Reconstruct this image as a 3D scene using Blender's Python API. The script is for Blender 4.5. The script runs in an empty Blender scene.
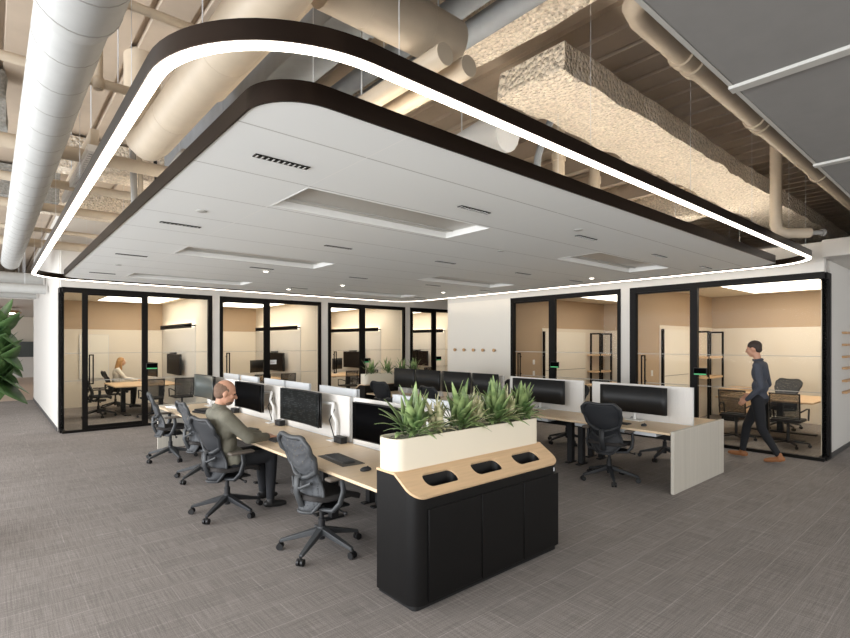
import bpy, bmesh, math, random
from mathutils import Vector, Matrix, noise
PI = math.pi
S = bpy.context.scene
C = S.collection
random.seed(7)

# ------------------------------------------------------------------ camera, world, light, exposure
FOC = 503.6; EYE = 1.78
cd = bpy.data.cameras.new('camera'); cam = bpy.data.objects.new('camera', cd); C.objects.link(cam)
cd.sensor_width = 36; cd.lens = FOC/850*36; cd.shift_y = 24/850; cd.clip_end = 200
cam.location = (0, 0, EYE)
A = math.atan2(583, FOC)
cam.rotation_euler = (PI/2, 0, math.atan2(-math.cos(A), math.sin(A)))
S.camera = cam
S.view_settings.view_transform = 'Standard'; S.view_settings.look = 'None'
S.view_settings.exposure = 0.80; S.view_settings.gamma = 1; S.view_settings.use_curve_mapping = False
W = bpy.data.worlds.new('world'); S.world = W; W.use_nodes = True
bg = W.node_tree.nodes['Background']; bg.inputs[0].default_value = (.93, .96, 1, 1); bg.inputs[1].default_value = 1.1

def area(name, loc, rot, sx, sy, power, col):
    l = bpy.data.lights.new(name, 'AREA'); l.shape = 'RECTANGLE'; l.size = sx; l.size_y = sy
    l.energy = power; l.color = col
    o = bpy.data.objects.new(name, l); o.location = loc; o.rotation_euler = rot; C.objects.link(o); return o
# daylight through the long window wall out of frame on the left, and a weaker one behind the camera
area('window_daylight', (-4.6, 5, 1.7), (0, -PI/2, 0), 2.9, 17, 690, (.94, .97, 1))
area('rear_window_daylight', (3.0, -3.6, 1.9), (PI/2, 0, 0), 9, 2.0, 60, (1, .95, .88))

# ------------------------------------------------------------------ materials
def lin(c):
    return tuple(((v/255+.055)/1.055)**2.4 if v/255 > .04045 else v/255/12.92 for v in c)
def mat(name, rgb, rough=.6, metal=0, emit=None, es=0, spec=.5, noise_amt=0, noise_scale=8, bump=0, bump_scale=40):
    m = bpy.data.materials.new(name); m.use_nodes = True
    nt = m.node_tree; b = nt.nodes['Principled BSDF']; c = lin(rgb)
    b.inputs['Base Color'].default_value = (*c, 1); b.inputs['Roughness'].default_value = rough
    b.inputs['Metallic'].default_value = metal; b.inputs['Specular IOR Level'].default_value = spec
    if emit is not None:
        b.inputs['Emission Color'].default_value = (*emit, 1); b.inputs['Emission Strength'].default_value = es
    if noise_amt or bump:
        tc = nt.nodes.new('ShaderNodeTexCoord')
    if noise_amt:
        n = nt.nodes.new('ShaderNodeTexNoise'); n.inputs['Scale'].default_value = noise_scale; n.inputs['Detail'].default_value = 5
        nt.links.new(tc.outputs['Object'], n.inputs['Vector'])
        r = nt.nodes.new('ShaderNodeMapRange'); r.inputs[1].default_value = .3; r.inputs[2].default_value = .7
        r.inputs[3].default_value = 1-noise_amt; r.inputs[4].default_value = 1+noise_amt
        nt.links.new(n.outputs['Fac'], r.inputs[0])
        v = nt.nodes.new('ShaderNodeVectorMath'); v.operation = 'SCALE'; v.inputs[0].default_value = c
        nt.links.new(r.outputs[0], v.inputs['Scale']); nt.links.new(v.outputs[0], b.inputs['Base Color'])
    if bump:
        n = nt.nodes.new('ShaderNodeTexNoise'); n.inputs['Scale'].default_value = bump_scale; n.inputs['Detail'].default_value = 4
        nt.links.new(tc.outputs['Object'], n.inputs['Vector'])
        bp = nt.nodes.new('ShaderNodeBump'); bp.inputs['Strength'].default_value = bump; bp.inputs['Distance'].default_value = .02
        nt.links.new(n.outputs['Fac'], bp.inputs['Height']); nt.links.new(bp.outputs[0], b.inputs['Normal'])
    return m
def stretch(m, scale, amt, dist=0):
    """wood grain / woven streaks: noise stretched along an axis"""
    nt = m.node_tree; b = nt.nodes['Principled BSDF']; c = tuple(b.inputs['Base Color'].default_value)[:3]
    tc = nt.nodes.new('ShaderNodeTexCoord'); mp = nt.nodes.new('ShaderNodeMapping'); mp.inputs['Scale'].default_value = scale
    n = nt.nodes.new('ShaderNodeTexNoise'); n.inputs['Scale'].default_value = 1; n.inputs['Detail'].default_value = 6
    n.inputs['Distortion'].default_value = dist
    r = nt.nodes.new('ShaderNodeMapRange'); r.inputs[1].default_value = .3; r.inputs[2].default_value = .7
    r.inputs[3].default_value = 1-amt; r.inputs[4].default_value = 1+amt
    v = nt.nodes.new('ShaderNodeVectorMath'); v.operation = 'SCALE'; v.inputs[0].default_value = c
    L = nt.links.new
    L(tc.outputs['Object'], mp.inputs[0]); L(mp.outputs[0], n.inputs['Vector']); L(n.outputs['Fac'], r.inputs[0])
    L(r.outputs[0], v.inputs['Scale']); L(v.outputs[0], b.inputs['Base Color']); return m
def ribs(m, axis, freq, strength):
    """fine vertical ribs as bump (felt panels, ribbed laminate)"""
    nt = m.node_tree; b = nt.nodes['Principled BSDF']
    tc = nt.nodes.new('ShaderNodeTexCoord'); w = nt.nodes.new('ShaderNodeTexWave'); w.bands_direction = axis
    w.inputs['Scale'].default_value = freq
    bp = nt.nodes.new('ShaderNodeBump'); bp.inputs['Strength'].default_value = strength; bp.inputs['Distance'].default_value = .004
    nt.links.new(tc.outputs['Object'], w.inputs['Vector']); nt.links.new(w.outputs['Fac'], bp.inputs['Height'])
    nt.links.new(bp.outputs[0], b.inputs['Normal']); return m

M = {}
M['white_wall'] = mat('white painted wall', (214, 210, 203), .7, bump=.05, bump_scale=60)
M['brick_wall'] = mat('white painted brick', (228, 223, 213), .75, bump=.12, bump_scale=25)
M['warm_wall'] = mat('cream wall', (230, 220, 203), .7)
M['tan_wall'] = mat('tan wall', (186, 162, 134), .7)
M['office_ceiling'] = mat('office ceiling', (232, 222, 204), .8)
M['deck'] = mat('painted metal deck', (186, 170, 152), .6, noise_amt=.08, noise_scale=3)
M['duct'] = mat('white spiral duct', (176, 176, 173), .55, noise_amt=.04)
M['duct_beige'] = mat('cream painted duct', (190, 175, 154), .5, noise_amt=.05)
M['duct_grey'] = mat('blue grey pipe', (150, 156, 162), .5, noise_amt=.08)
M['seam'] = mat('duct seam', (150, 147, 142), .5)
M['fire'] = mat('sprayed fireproofing', (236, 224, 206), .95, noise_amt=.22, noise_scale=40, bump=.9, bump_scale=45)
for _m in ('fire',):
    nt = M[_m].node_tree; b_ = nt.nodes['Principled BSDF']; tc = nt.nodes.new('ShaderNodeTexCoord'); vo = nt.nodes.new('ShaderNodeTexVoronoi'); vo.inputs['Scale'].default_value = 26
    bp = nt.nodes.new('ShaderNodeBump'); bp.inputs['Strength'].default_value = .9; bp.inputs['Distance'].default_value = .035; bp.invert = True
    old = b_.inputs['Normal'].links[0].from_socket
    nt.links.new(tc.outputs['Object'], vo.inputs['Vector']); nt.links.new(vo.outputs['Distance'], bp.inputs['Height']); nt.links.new(old, bp.inputs['Normal']); nt.links.new(bp.outputs[0], b_.inputs['Normal'])
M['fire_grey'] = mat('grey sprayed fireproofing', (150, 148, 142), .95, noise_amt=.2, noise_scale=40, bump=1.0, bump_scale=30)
M['bronze'] = mat('dark bronze metal', (44, 34, 28), .32, .7)
M['black_frame'] = mat('black frame', (16, 13, 11), .5, spec=.15)
M['black'] = mat('black plastic', (17, 17, 18), .5)
M['black_lam'] = mat('black laminate', (10, 9, 9), .4, noise_amt=.05, spec=.3)
M['hole'] = mat('dark liner', (8, 8, 9), .5)
M['screen'] = mat('monitor glass', (4, 4, 5), .6, spec=.02)
M['screen_brown'] = mat('matt monitor glass with painted brown reflection', (20, 13, 12), .55, spec=.1)  # brown tint of a reflection put into the base colour
M['grey_screen'] = mat('grey glass with painted daylight glare', (78, 84, 82), .3)  # daylight glare on the screen painted in as a grey base colour
M['silver'] = mat('silver plastic', (214, 217, 220), .4)
M['white'] = mat('white plastic', (232, 231, 228), .45)
M['white_metal'] = mat('white metal', (225, 224, 220), .4)
M['felt'] = ribs(mat('white felt', (222, 218, 212), .9), 'Y', 14, .5)
M['laminate'] = ribs(stretch(mat('pale grey laminate', (196, 190, 178), .5), (30, 30, .6), .06), 'X', 12, .25)
M['desk'] = stretch(mat('pale oak desktop', (222, 198, 166), .38), (5, 60, 60), .08)
M['desk_edge'] = mat('pale desk edge', (232, 222, 206), .5)
M['oak'] = stretch(mat('oak veneer', (212, 180, 142), .45), (3, 50, 50), .08)
M['planter'] = mat('cream planter', (233, 223, 202), .42)
M['soil'] = mat('grey moss and soil', (150, 147, 132), .95, noise_amt=.5, noise_scale=60, bump=1, bump_scale=80)
M['chair'] = mat('grey chair plastic', (64, 66, 68), .5)
M['chair_dark'] = mat('dark chair plastic', (42, 44, 47), .5)
M['chair_black'] = mat('black chair plastic', (32, 32, 34), .5)
M['seat'] = mat('charcoal seat fabric', (48, 45, 44), .9)
M['arm_pad'] = mat('armrest pad', (96, 88, 80), .6)
M['skin'] = mat('skin', (190, 142, 116), .55)
M['skin_pale'] = mat('pale skin', (222, 178, 148), .55)
M['shirt'] = mat('grey green overshirt', (108, 105, 92), .85, noise_amt=.12, noise_scale=14, bump=.4, bump_scale=12)
M['dark_shirt'] = mat('dark slate shirt', (64, 68, 78), .85, noise_amt=.08)
M['white_shirt'] = mat('white blouse', (226, 220, 208), .85)
M['trousers'] = mat('black trousers', (24, 25, 29), .85)
M['shoe'] = mat('tan leather', (150, 98, 58), .6)
M['shoe_black'] = mat('black leather', (28, 27, 27), .5)
M['stubble'] = mat('cropped brown hair', (112, 88, 72), .85, noise_amt=.15, noise_scale=60)
M['dark_hair'] = mat('dark hair', (52, 40, 33), .7, noise_amt=.2, noise_scale=60)
M['blonde'] = stretch(mat('blond hair', (176, 134, 84), .55), (60, 60, 5), .25)
M['eye'] = mat('eyes', (40, 30, 26), .3)
M['lip'] = mat('lips', (176, 112, 96), .5)
M['cushion_mat'] = mat('deskmat', (92, 88, 82), .85)
M['keyboard'] = mat('grey keyboard', (74, 72, 70), .6)
M['paper'] = mat('white paper', (236, 236, 236), .7)
M['grey_ceiling'] = mat('grey acoustic panel', (132, 130, 127), .9, noise_amt=.03)
M['light_trim'] = mat('pale trim', (180, 178, 172), .5)
M['wood_floor'] = stretch(mat('pinkish wood floor', (190, 168, 150), .4), (6, .6, 1), .06)
M['terra'] = mat('grey pot', (150, 146, 138), .7)
M['bark'] = mat('bark', (98, 80, 62), .9)
M['whiteboard'] = mat('whiteboard', (238, 232, 218), .3)
M['skirting'] = mat('dark skirting', (70, 68, 66), .6)
M['grey_lens'] = mat('unlit lens', (196, 192, 184), .35)
M['led'] = mat('lit led diffuser', (255, 246, 232), .5, emit=(1, .90, .78), es=4.2)
M['led_up'] = mat('lit led uplight', (255, 240, 220), .5, emit=(1, .90, .78), es=6.5)
M['shelf_light'] = mat('lit shelf strip', (255, 236, 205), .5, emit=(1, .88, .70), es=3.2)
M['office_light'] = mat('lit office panel', (255, 240, 215), .5, emit=(1, .92, .80), es=2.3)
M['down'] = mat('lit downlight', (255, 246, 232), .5, emit=(1, .9, .75), es=6)
M['panel_green'] = mat('room screen green band', (60, 160, 90), .4, emit=(.10, .55, .22), es=.35)
M['hook'] = mat('oak peg', (196, 156, 112), .5)

def glass():
    m = bpy.data.materials.new('clear glass'); m.use_nodes = True; nt = m.node_tree; nt.nodes.clear()
    o = nt.nodes.new('ShaderNodeOutputMaterial'); mx = nt.nodes.new('ShaderNodeMixShader')
    t = nt.nodes.new('ShaderNodeBsdfTransparent'); t.inputs[0].default_value = (.95, .955, .95, 1)
    g = nt.nodes.new('ShaderNodeBsdfGlossy'); g.inputs['Roughness'].default_value = .02
    f = nt.nodes.new('ShaderNodeFresnel'); f.inputs[0].default_value = 1.10
    L = nt.links.new
    L(f.outputs[0], mx.inputs[0]); L(t.outputs[0], mx.inputs[1]); L(g.outputs[0], mx.inputs[2]); L(mx.outputs[0], o.inputs[0])
    return m
M['glass'] = glass()

def mesh_cloth(name, rgb, scale, hole):
    """perforated chair membrane: real see-through holes in a regular pattern"""
    m = mat(name, rgb, .6); nt = m.node_tree; b = nt.nodes['Principled BSDF']
    o = nt.nodes['Material Output']; mx = nt.nodes.new('ShaderNodeMixShader'); t = nt.nodes.new('ShaderNodeBsdfTransparent')
    tc = nt.nodes.new('ShaderNodeTexCoord'); v = nt.nodes.new('ShaderNodeTexVoronoi'); v.inputs['Scale'].default_value = scale
    v.inputs['Randomness'].default_value = .35
    lt = nt.nodes.new('ShaderNodeMath'); lt.operation = 'LESS_THAN'; lt.inputs[1].default_value = hole
    L = nt.links.new
    L(tc.outputs['Object'], v.inputs['Vector']); L(v.outputs['Distance'], lt.inputs[0]); L(lt.outputs[0], mx.inputs[0])
    L(b.outputs[0], mx.inputs[1]); L(t.outputs[0], mx.inputs[2]); L(mx.outputs[0], o.inputs[0]); return m
M['membrane'] = mesh_cloth('perforated grey back', (74, 76, 79), 52, .33)
M['membrane_dark'] = mesh_cloth('perforated dark back', (34, 36, 40), 60, .03)

M['membrane_open'] = mesh_cloth('open weave back', (40, 40, 42), 240, .5)
def carpet():
    m = bpy.data.materials.new('carpet tile'); m.use_nodes = True; nt = m.node_tree; b = nt.nodes['Principled BSDF']
    b.inputs['Roughness'].default_value = .95; b.inputs['Specular IOR Level'].default_value = .1
    L = nt.links.new; N = nt.nodes.new
    tc = N('ShaderNodeTexCoord')
    def streak(sc, detail=3):
        mp = N('ShaderNodeMapping'); mp.inputs['Scale'].default_value = sc
        n = N('ShaderNodeTexNoise'); n.inputs['Scale'].default_value = 1; n.inputs['Detail'].default_value = detail
        L(tc.outputs['Object'], mp.inputs[0]); L(mp.outputs[0], n.inputs['Vector']); return n.outputs['Fac']
    def mr(x, a, bb, lo, hi):
        r = N('ShaderNodeMapRange'); r.inputs[1].default_value = a; r.inputs[2].default_value = bb
        r.inputs[3].default_value = lo; r.inputs[4].default_value = hi; L(x, r.inputs[0]); return r.outputs[0]
    def mul(a, c):
        x = N('ShaderNodeMath'); x.operation = 'MULTIPLY'; L(a, x.inputs[0]); L(c, x.inputs[1]); return x.outputs[0]
    base = mr(streak((.5, .5, 1), 2), .35, .65, .92, 1.08)
    s1 = mr(streak((3, 120, 1)), .32, .68, .84, 1.16)
    s2 = mr(streak((120, 3, 1)), .32, .68, .84, 1.16)
    fine = mr(streak((260, 260, 1), 2), .3, .7, .64, 1.36)
    br = N('ShaderNodeTexBrick'); br.inputs['Scale'].default_value = 1; br.inputs['Brick Width'].default_value = 1.0
    br.inputs['Row Height'].default_value = .25; br.inputs['Mortar Size'].default_value = .004
    br.inputs['Color1'].default_value = (1, 1, 1, 1); br.inputs['Color2'].default_value = (.90, .90, .90, 1)
    br.inputs['Mortar'].default_value = (1.22, 1.22, 1.22, 1)
    L(tc.outputs['Object'], br.inputs['Vector'])
    f = mul(mul(mul(base, s1), s2), fine); f = mul(f, br.outputs['Color'])
    v = N('ShaderNodeVectorMath'); v.operation = 'SCALE'; v.inputs[0].default_value = lin((142, 136, 132)); L(f, v.inputs['Scale'])
    L(v.outputs[0], b.inputs['Base Color'])
    bp = N('ShaderNodeBump'); bp.inputs['Strength'].default_value = .3; bp.inputs['Distance'].default_value = .003
    L(f, bp.inputs['Height']); L(bp.outputs[0], b.inputs['Normal']); return m
M['carpet'] = carpet()

def cloudmat():
    """white ceiling panels with a regular grid of joints (true lines on the panels)"""
    m = mat('white ceiling cloud panel', (238, 239, 236), .75); nt = m.node_tree; b = nt.nodes['Principled BSDF']
    L = nt.links.new; N = nt.nodes.new
    tc = N('ShaderNodeTexCoord'); sp = N('ShaderNodeSeparateXYZ'); L(tc.outputs['Object'], sp.inputs[0])
    def line(out, off, pitch, w):
        a = N('ShaderNodeMath'); a.operation = 'SUBTRACT'; a.inputs[1].default_value = off; L(out, a.inputs[0])
        p = N('ShaderNodeMath'); p.operation = 'PINGPONG'; p.inputs[1].default_value = pitch/2; L(a.outputs[0], p.inputs[0])
        l = N('ShaderNodeMath'); l.operation = 'LESS_THAN'; l.inputs[1].default_value = w; L(p.outputs[0], l.inputs[0]); return l.outputs[0]
    lx = line(sp.outputs['X'], 1.80, 2.07, .004); ly = line(sp.outputs['Y'], 2.65, .76, .006)
    c0 = lin((238, 239, 236))
    m1 = N('ShaderNodeMix'); m1.data_type = 'RGBA'; m1.inputs['A'].default_value = (*c0, 1); m1.inputs['B'].default_value = (*lin((190, 189, 184)), 1)
    L(ly, m1.inputs['Factor'])
    m2 = N('ShaderNodeMix'); m2.data_type = 'RGBA'; m2.inputs['B'].default_value = (*lin((245, 244, 240)), 1)
    L(lx, m2.inputs['Factor']); L(m1.outputs['Result'], m2.inputs['A']); L(m2.outputs['Result'], b.inputs['Base Color'])
    return m
M['cloud'] = cloudmat()

def leafmat(name, a, bcol, scale):
    m = mat(name, a, .42); nt = m.node_tree; b = nt.nodes['Principled BSDF']; N = nt.nodes.new; L = nt.links.new
    tc = N('ShaderNodeTexCoord'); n = N('ShaderNodeTexNoise'); n.inputs['Scale'].default_value = scale; n.inputs['Detail'].default_value = 3
    L(tc.outputs['Object'], n.inputs['Vector'])
    r = N('ShaderNodeValToRGB'); r.color_ramp.elements[0].position = .38; r.color_ramp.elements[1].position = .62
    r.color_ramp.elements[0].color = (*lin(a), 1); r.color_ramp.elements[1].color = (*lin(bcol), 1)
    L(n.outputs['Fac'], r.inputs[0]); L(r.outputs[0], b.inputs['Base Color'])
    b.inputs['Subsurface Weight'].default_value = 0
    return m
M['leaf'] = leafmat('green leaf', (74, 100, 54), (150, 170, 112), 9)
M['leaf_pale'] = leafmat('variegated leaf', (150, 156, 106), (226, 218, 180), 16)
M['leaf_fig'] = leafmat('fig leaf', (52, 84, 44), (86, 118, 68), 6)

def codemat():
    """dark editor window with faint rows of grey text on a lit screen"""
    m = mat('lit monitor with code', (10, 10, 11), .6, spec=.06); nt = m.node_tree; b = nt.nodes['Principled BSDF']; N = nt.nodes.new; L = nt.links.new
    tc = N('ShaderNodeTexCoord'); sp = N('ShaderNodeSeparateXYZ'); L(tc.outputs['Object'], sp.inputs[0])
    def math_(op, a, v=None, bb=None):
        x = N('ShaderNodeMath'); x.operation = op
        L(a, x.inputs[0])
        if bb is not None: L(bb, x.inputs[1])
        elif v is not None: x.inputs[1].default_value = v
        return x.outputs[0]
    row = math_('FRACT', math_('MULTIPLY', sp.outputs['Z'], 48)); on = math_('LESS_THAN', row, .45)
    fl = math_('FLOOR', math_('MULTIPLY', sp.outputs['Z'], 48))
    cx = N('ShaderNodeCombineXYZ'); L(math_('MULTIPLY', sp.outputs['Y'], 14), cx.inputs[0]); L(math_('MULTIPLY', fl, 7.3), cx.inputs[1])
    n = N('ShaderNodeTexNoise'); n.inputs['Scale'].default_value = 1; n.inputs['Detail'].default_value = 2; L(cx.outputs[0], n.inputs['Vector'])
    g = math_('GREATER_THAN', n.outputs['Fac'], .52)
    f = math_('MULTIPLY', on, bb=g)
    r = N('ShaderNodeMapRange'); r.inputs[3].default_value = .008; r.inputs[4].default_value = .028; L(f, r.inputs[0])
    b.inputs['Emission Color'].default_value = (.9, 1, .95, 1); L(r.outputs[0], b.inputs['Emission Strength']); return m
M['code'] = codemat()

# ------------------------------------------------------------------ mesh helpers
class MB:
    def __init__(s): s.bm = bmesh.new()
    def box(s, x0, x1, y0, y1, z0, z1, rz=0, piv=None):
        v = [s.bm.verts.new((x, y, z)) for x in (x0, x1) for y in (y0, y1) for z in (z0, z1)]
        for f in ((0,1,3,2),(4,6,7,5),(0,4,5,1),(2,3,7,6),(0,2,6,4),(1,5,7,3)): s.bm.faces.new([v[i] for i in f])
        if rz:
            p = Vector(piv or ((x0+x1)/2, (y0+y1)/2, 0)); R = Matrix.Rotation(rz, 3, 'Z')
            for q in v: q.co = R @ (q.co-p) + p
        return s
    def bar(s, p0, p1, w, h, w1=None, h1=None, up=(0,0,1)):
        p0, p1 = Vector(p0), Vector(p1); d = (p1-p0).normalized(); u = Vector(up)
        a = d.cross(u); a = a.normalized() if a.length > 1e-6 else Vector((1,0,0)); b = a.cross(d).normalized()
        w1 = w if w1 is None else w1; h1 = h if h1 is None else h1
        v = []
        for p, ww, hh in ((p0, w, h), (p1, w1, h1)):
            for i, j in ((-1,-1),(1,-1),(1,1),(-1,1)): v.append(s.bm.verts.new(p + a*i*ww/2 + b*j*hh/2))
        for f in ((3,2,1,0),(4,5,6,7),(0,1,5,4),(1,2,6,5),(2,3,7,6),(3,0,4,7)): s.bm.faces.new([v[i] for i in f])
        return s
    def tube(s, pts, r, seg=12, close=False, cap=True, flat=1.0, up=None):
        pts = [Vector(p) for p in pts]; n = len(pts); rr = r if hasattr(r, '__len__') else [r]*n
        rings = []; prev = None
        for i, p in enumerate(pts):
            if close: d = pts[(i+1) % n]-pts[i-1]
            else: d = pts[min(i+1, n-1)]-pts[max(i-1, 0)]
            d.normalize()
            if prev is None:
                a = d.cross(Vector(up) if up else (Vector((0,0,1)) if abs(d.z) < .9 else Vector((1,0,0))))
            else:
                a = prev - d*prev.dot(d)
                if a.length < 1e-5: a = d.orthogonal()
            a.normalize(); prev = a; b = d.cross(a)
            rings.append([s.bm.verts.new(p + (a*math.cos(t)+b*math.sin(t)*flat)*rr[i]) for t in (2*PI*k/seg for k in range(seg))])
        m = n if close else n-1
        for i in range(m):
            A_, B_ = rings[i], rings[(i+1) % n]
            for k in range(seg): s.bm.faces.new((A_[k], A_[(k+1)%seg], B_[(k+1)%seg], B_[k]))
        if cap and not close: s.bm.faces.new(rings[0][::-1]); s.bm.faces.new(rings[-1])
        return s
    def cyl(s, p0, p1, r, r1=None, seg=16): return s.tube([p0, p1], [r, r if r1 is None else r1], seg)
    def lathe(s, prof, c=(0,0,0), seg=20):
        rings = [[s.bm.verts.new((c[0]+r*math.cos(2*PI*k/seg), c[1]+r*math.sin(2*PI*k/seg), c[2]+z)) for k in range(seg)] for r, z in prof]
        for A_, B_ in zip(rings, rings[1:]):
            for k in range(seg): s.bm.faces.new((A_[k], A_[(k+1)%seg], B_[(k+1)%seg], B_[k]))
        s.bm.faces.new(rings[0][::-1]); s.bm.faces.new(rings[-1]); return s
    def ball(s, c, r, seg=12, rot=None):
        r = r if hasattr(r, '__len__') else (r, r, r)
        T = Matrix.Translation(c) @ (rot.to_4x4() if rot else Matrix()) @ Matrix.Diagonal((*r, 1))
        bmesh.ops.create_uvsphere(s.bm, u_segments=seg, v_segments=max(6, seg//2+2), radius=1, matrix=T); return s
    def cone(s, p0, r0, p1, r1): 
        s.tube([p0, p1], [r0, r1], 12); s.ball(p0, r0); s.ball(p1, r1); return s
    def prism(s, poly, z0, z1):
        a = [s.bm.verts.new((x, y, z0)) for x, y in poly]; b = [s.bm.verts.new((x, y, z1)) for x, y in poly]
        s.bm.faces.new(a[::-1]); s.bm.faces.new(b); n = len(poly)
        for i in range(n): s.bm.faces.new((a[i], a[(i+1)%n], b[(i+1)%n], b[i]))
        return s
    def grid(s, P):
        V = [[s.bm.verts.new(p) for p in row] for row in P]
        for i in range(len(V)-1):
            for j in range(len(V[0])-1): s.bm.faces.new((V[i][j], V[i+1][j], V[i+1][j+1], V[i][j+1]))
        return s
    def holes(s, outer, hs, z):
        es = []
        for loop in [outer]+hs:
            v = [s.bm.verts.new((x, y, z)) for x, y in loop]
            es += [s.bm.edges.new((v[i], v[(i+1) % len(v)])) for i in range(len(v))]
        bmesh.ops.triangle_fill(s.bm, use_beauty=True, edges=es); return s
    def build(s, name, m, parent=None, bevel=0, smooth=None, solid=0, soff=-1, at=None, sub=0, recalc=True):
        me = bpy.data.meshes.new(name)
        if recalc: bmesh.ops.recalc_face_normals(s.bm, faces=s.bm.faces)
        s.bm.to_mesh(me); s.bm.free()
        me.materials.append(M[m] if isinstance(m, str) else m)
        o = bpy.data.objects.new(name, me); C.objects.link(o)
        if parent: o.parent = parent
        if at: o.location = at
        if solid: d = o.modifiers.new('s', 'SOLIDIFY'); d.thickness = solid; d.offset = soff
        if bevel: d = o.modifiers.new('b', 'BEVEL'); d.width = bevel; d.segments = 2; d.limit_method = 'ANGLE'; d.angle_limit = math.radians(50)
        if sub: d = o.modifiers.new('u', 'SUBSURF'); d.levels = sub; d.render_levels = sub
        if smooth is None: smooth = 35
        if smooth:
            for p in me.polygons: p.use_smooth = True
            try: me.set_sharp_from_angle(angle=math.radians(smooth))
            except Exception: pass
        return o
def tag(o, label=None, cat=None, group=None, kind=None):
    for k, v in (('label', label), ('category', cat), ('group', group), ('kind', kind)):
        if v: o[k] = v
    return o
def thing(name, label, cat, loc=(0,0,0), rz=0, group=None):
    o = bpy.data.objects.new(name, None); o.empty_display_size = .1; C.objects.link(o)
    o.location = loc; o.rotation_euler = (0, 0, rz); return tag(o, label, cat, group)
def struct(name, loc=(0,0,0)):
    o = bpy.data.objects.new(name, None); C.objects.link(o); o.location = loc; return tag(o, kind='structure')
def sbox(name, m, *b, **k): return tag(MB().box(*b).build(name, m, **k), kind='structure')
KIDS = {}
def copy_tree(o, parent=None):
    c = o.copy(); C.objects.link(c)
    if parent: c.parent = parent
    for ch in o.children: copy_tree(ch, c)
    return c
def dup(root, loc, rz, label, group=None):
    r = copy_tree(root); r.location = loc; r.rotation_euler = (0, 0, rz); r['label'] = label
    if group: r['group'] = group
    return r
def rr(x0, x1, y0, y1, r, n=10):
    P = []
    for cx, cy, a in ((x1-r, y1-r, 0), (x0+r, y1-r, PI/2), (x0+r, y0+r, PI), (x1-r, y0+r, 1.5*PI)):
        P += [(cx+r*math.cos(a+PI/2*k/n), cy+r*math.sin(a+PI/2*k/n)) for k in range(n+1)]
    return P
def blob(parts, voxel=.012, iters=4):
    """union of balls and tapered limbs grown into one continuous surface; returns a bmesh"""
    b = MB()
    for p in parts:
        if p[0] == 'b': b.ball(p[1], p[2], 14, p[3] if len(p) > 3 else None)
        else: b.cone(p[0], p[1], p[2], p[3])
    me = bpy.data.meshes.new('tmp'); b.bm.to_mesh(me); b.bm.free()
    o = bpy.data.objects.new('tmp', me); C.objects.link(o)
    d = o.modifiers.new('r', 'REMESH'); d.mode = 'VOXEL'; d.voxel_size = voxel
    if iters: e = o.modifiers.new('s', 'SMOOTH'); e.factor = .5; e.iterations = iters
    dg = bpy.context.evaluated_depsgraph_get(); dg.update()
    ev = o.evaluated_get(dg).to_mesh(); r = MB(); r.bm.from_mesh(ev)
    o.evaluated_get(dg).to_mesh_clear(); bpy.data.objects.remove(o); bpy.data.meshes.remove(me); return r

# ------------------------------------------------------------------ setting: floor, walls, deck
YL, XR, HL, HR, DK = 12.1, 9.45, 2.88, 2.85, 4.4
sbox('floor', 'carpet', -5, 16, -4, 20, -.1, 0)
sbox('floor', 'wood_floor', -5, 6, 20, 34.2, -.1, 0)
sbox('floor', 'carpet', 6, 16, 20, 34.2, -.1, 0)
# ribbed metal deck, one sheet with the ribs running along the room
g = MB(); n = 0; x = -5.0; prof = []
while x < 16:
    prof += [(x, DK), (x+.24, DK), (x+.25, DK+.045), (x+.29, DK+.045)]; x += .30
g.grid([[(a, -4, z), (a, 34, z)] for a, z in prof]); tag(g.build('ceiling', 'deck', smooth=0), kind='structure')
sbox('ceiling', 'black', -5, 16.3, -4, 34.2, DK+.08, DK+.16)

# left glazed wall: piers, header, returns
b = MB(); b.box(1.05, 14.2, YL, YL+.12, HL, DK)
for x0, x1 in ((3.91, 4.08), (6.75, 6.96), (9.64, 9.84), (12.66, 14.2)): b.box(x0, x1, YL, YL+.12, 0, HL)
tag(b.build('wall_left', 'white_wall', smooth=0), kind='structure')
sbox('wall_left_end', 'white_wall', 1.03, 1.12, YL+.42, 19.9, 0, DK)
sbox('baseboard_left_end', 'skirting', 1.015, 1.03, YL+.42, 19.9, 0, .07)
sbox('wall_left_end', 'white_wall', 1.03, 1.12, YL+.121, YL+.42, HL, DK)
# right glazed wall and the brick stretch beside it
b = MB(); b.box(XR, XR+.12, 1.80, 9.99, HR, 3.30)
b.box(XR, XR+.12, 4.82, 5.01, 0, HR)
tag(b.build('wall_right', 'white_wall', smooth=0), kind='structure')
sbox('wall_right', 'brick_wall', XR, XR+.12, 7.79, 9.99, 0, HR)
sbox('wall_right_end', 'white_wall', XR+.38, 15.9, 1.80, 1.90, 0, 3.08)
sbox('baseboard_right_end', 'skirting', XR+.38, 13.0, 1.785, 1.80, 0, .07)
sbox('trim_1', 'white_wall', 9.3, 15.9, -3.9, 1.795, 3.05, 3.30)
sbox('wall_far_side', 'white_wall', XR+.121, 15.9, 9.91, 9.99, 0, 3.08)
sbox('ceiling', 'white_wall', XR+.121, 15.9, 1.91, 9.9, 3.0, 3.08)
sbox('wall_corridor_end', 'white_wall', 15.9, 16.1, -4, 20, 0, DK)
sbox('wall_rear', 'white_wall', -5, 16, -4.2, -4.05, 2.95, DK)
sbox('wall_rear', 'white_wall', -5, 16, -4.2, -4.05, 0, .85)
# far end seen down the left side
sbox('wall_far', 'warm_wall', -5, 16, 34, 34.2, 0, DK)
sbox('trim_2', 'white_wall', -4, 5, 33.2, 33.35, 0, 1.05)
sbox('trim_3', 'grey_screen', -4, 5, 33.5, 33.6, 1.05, 1.85)
sbox('trim_4', 'white_wall', -4.5, 5, 20.2, 34, 3.15, 3.3)

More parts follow.
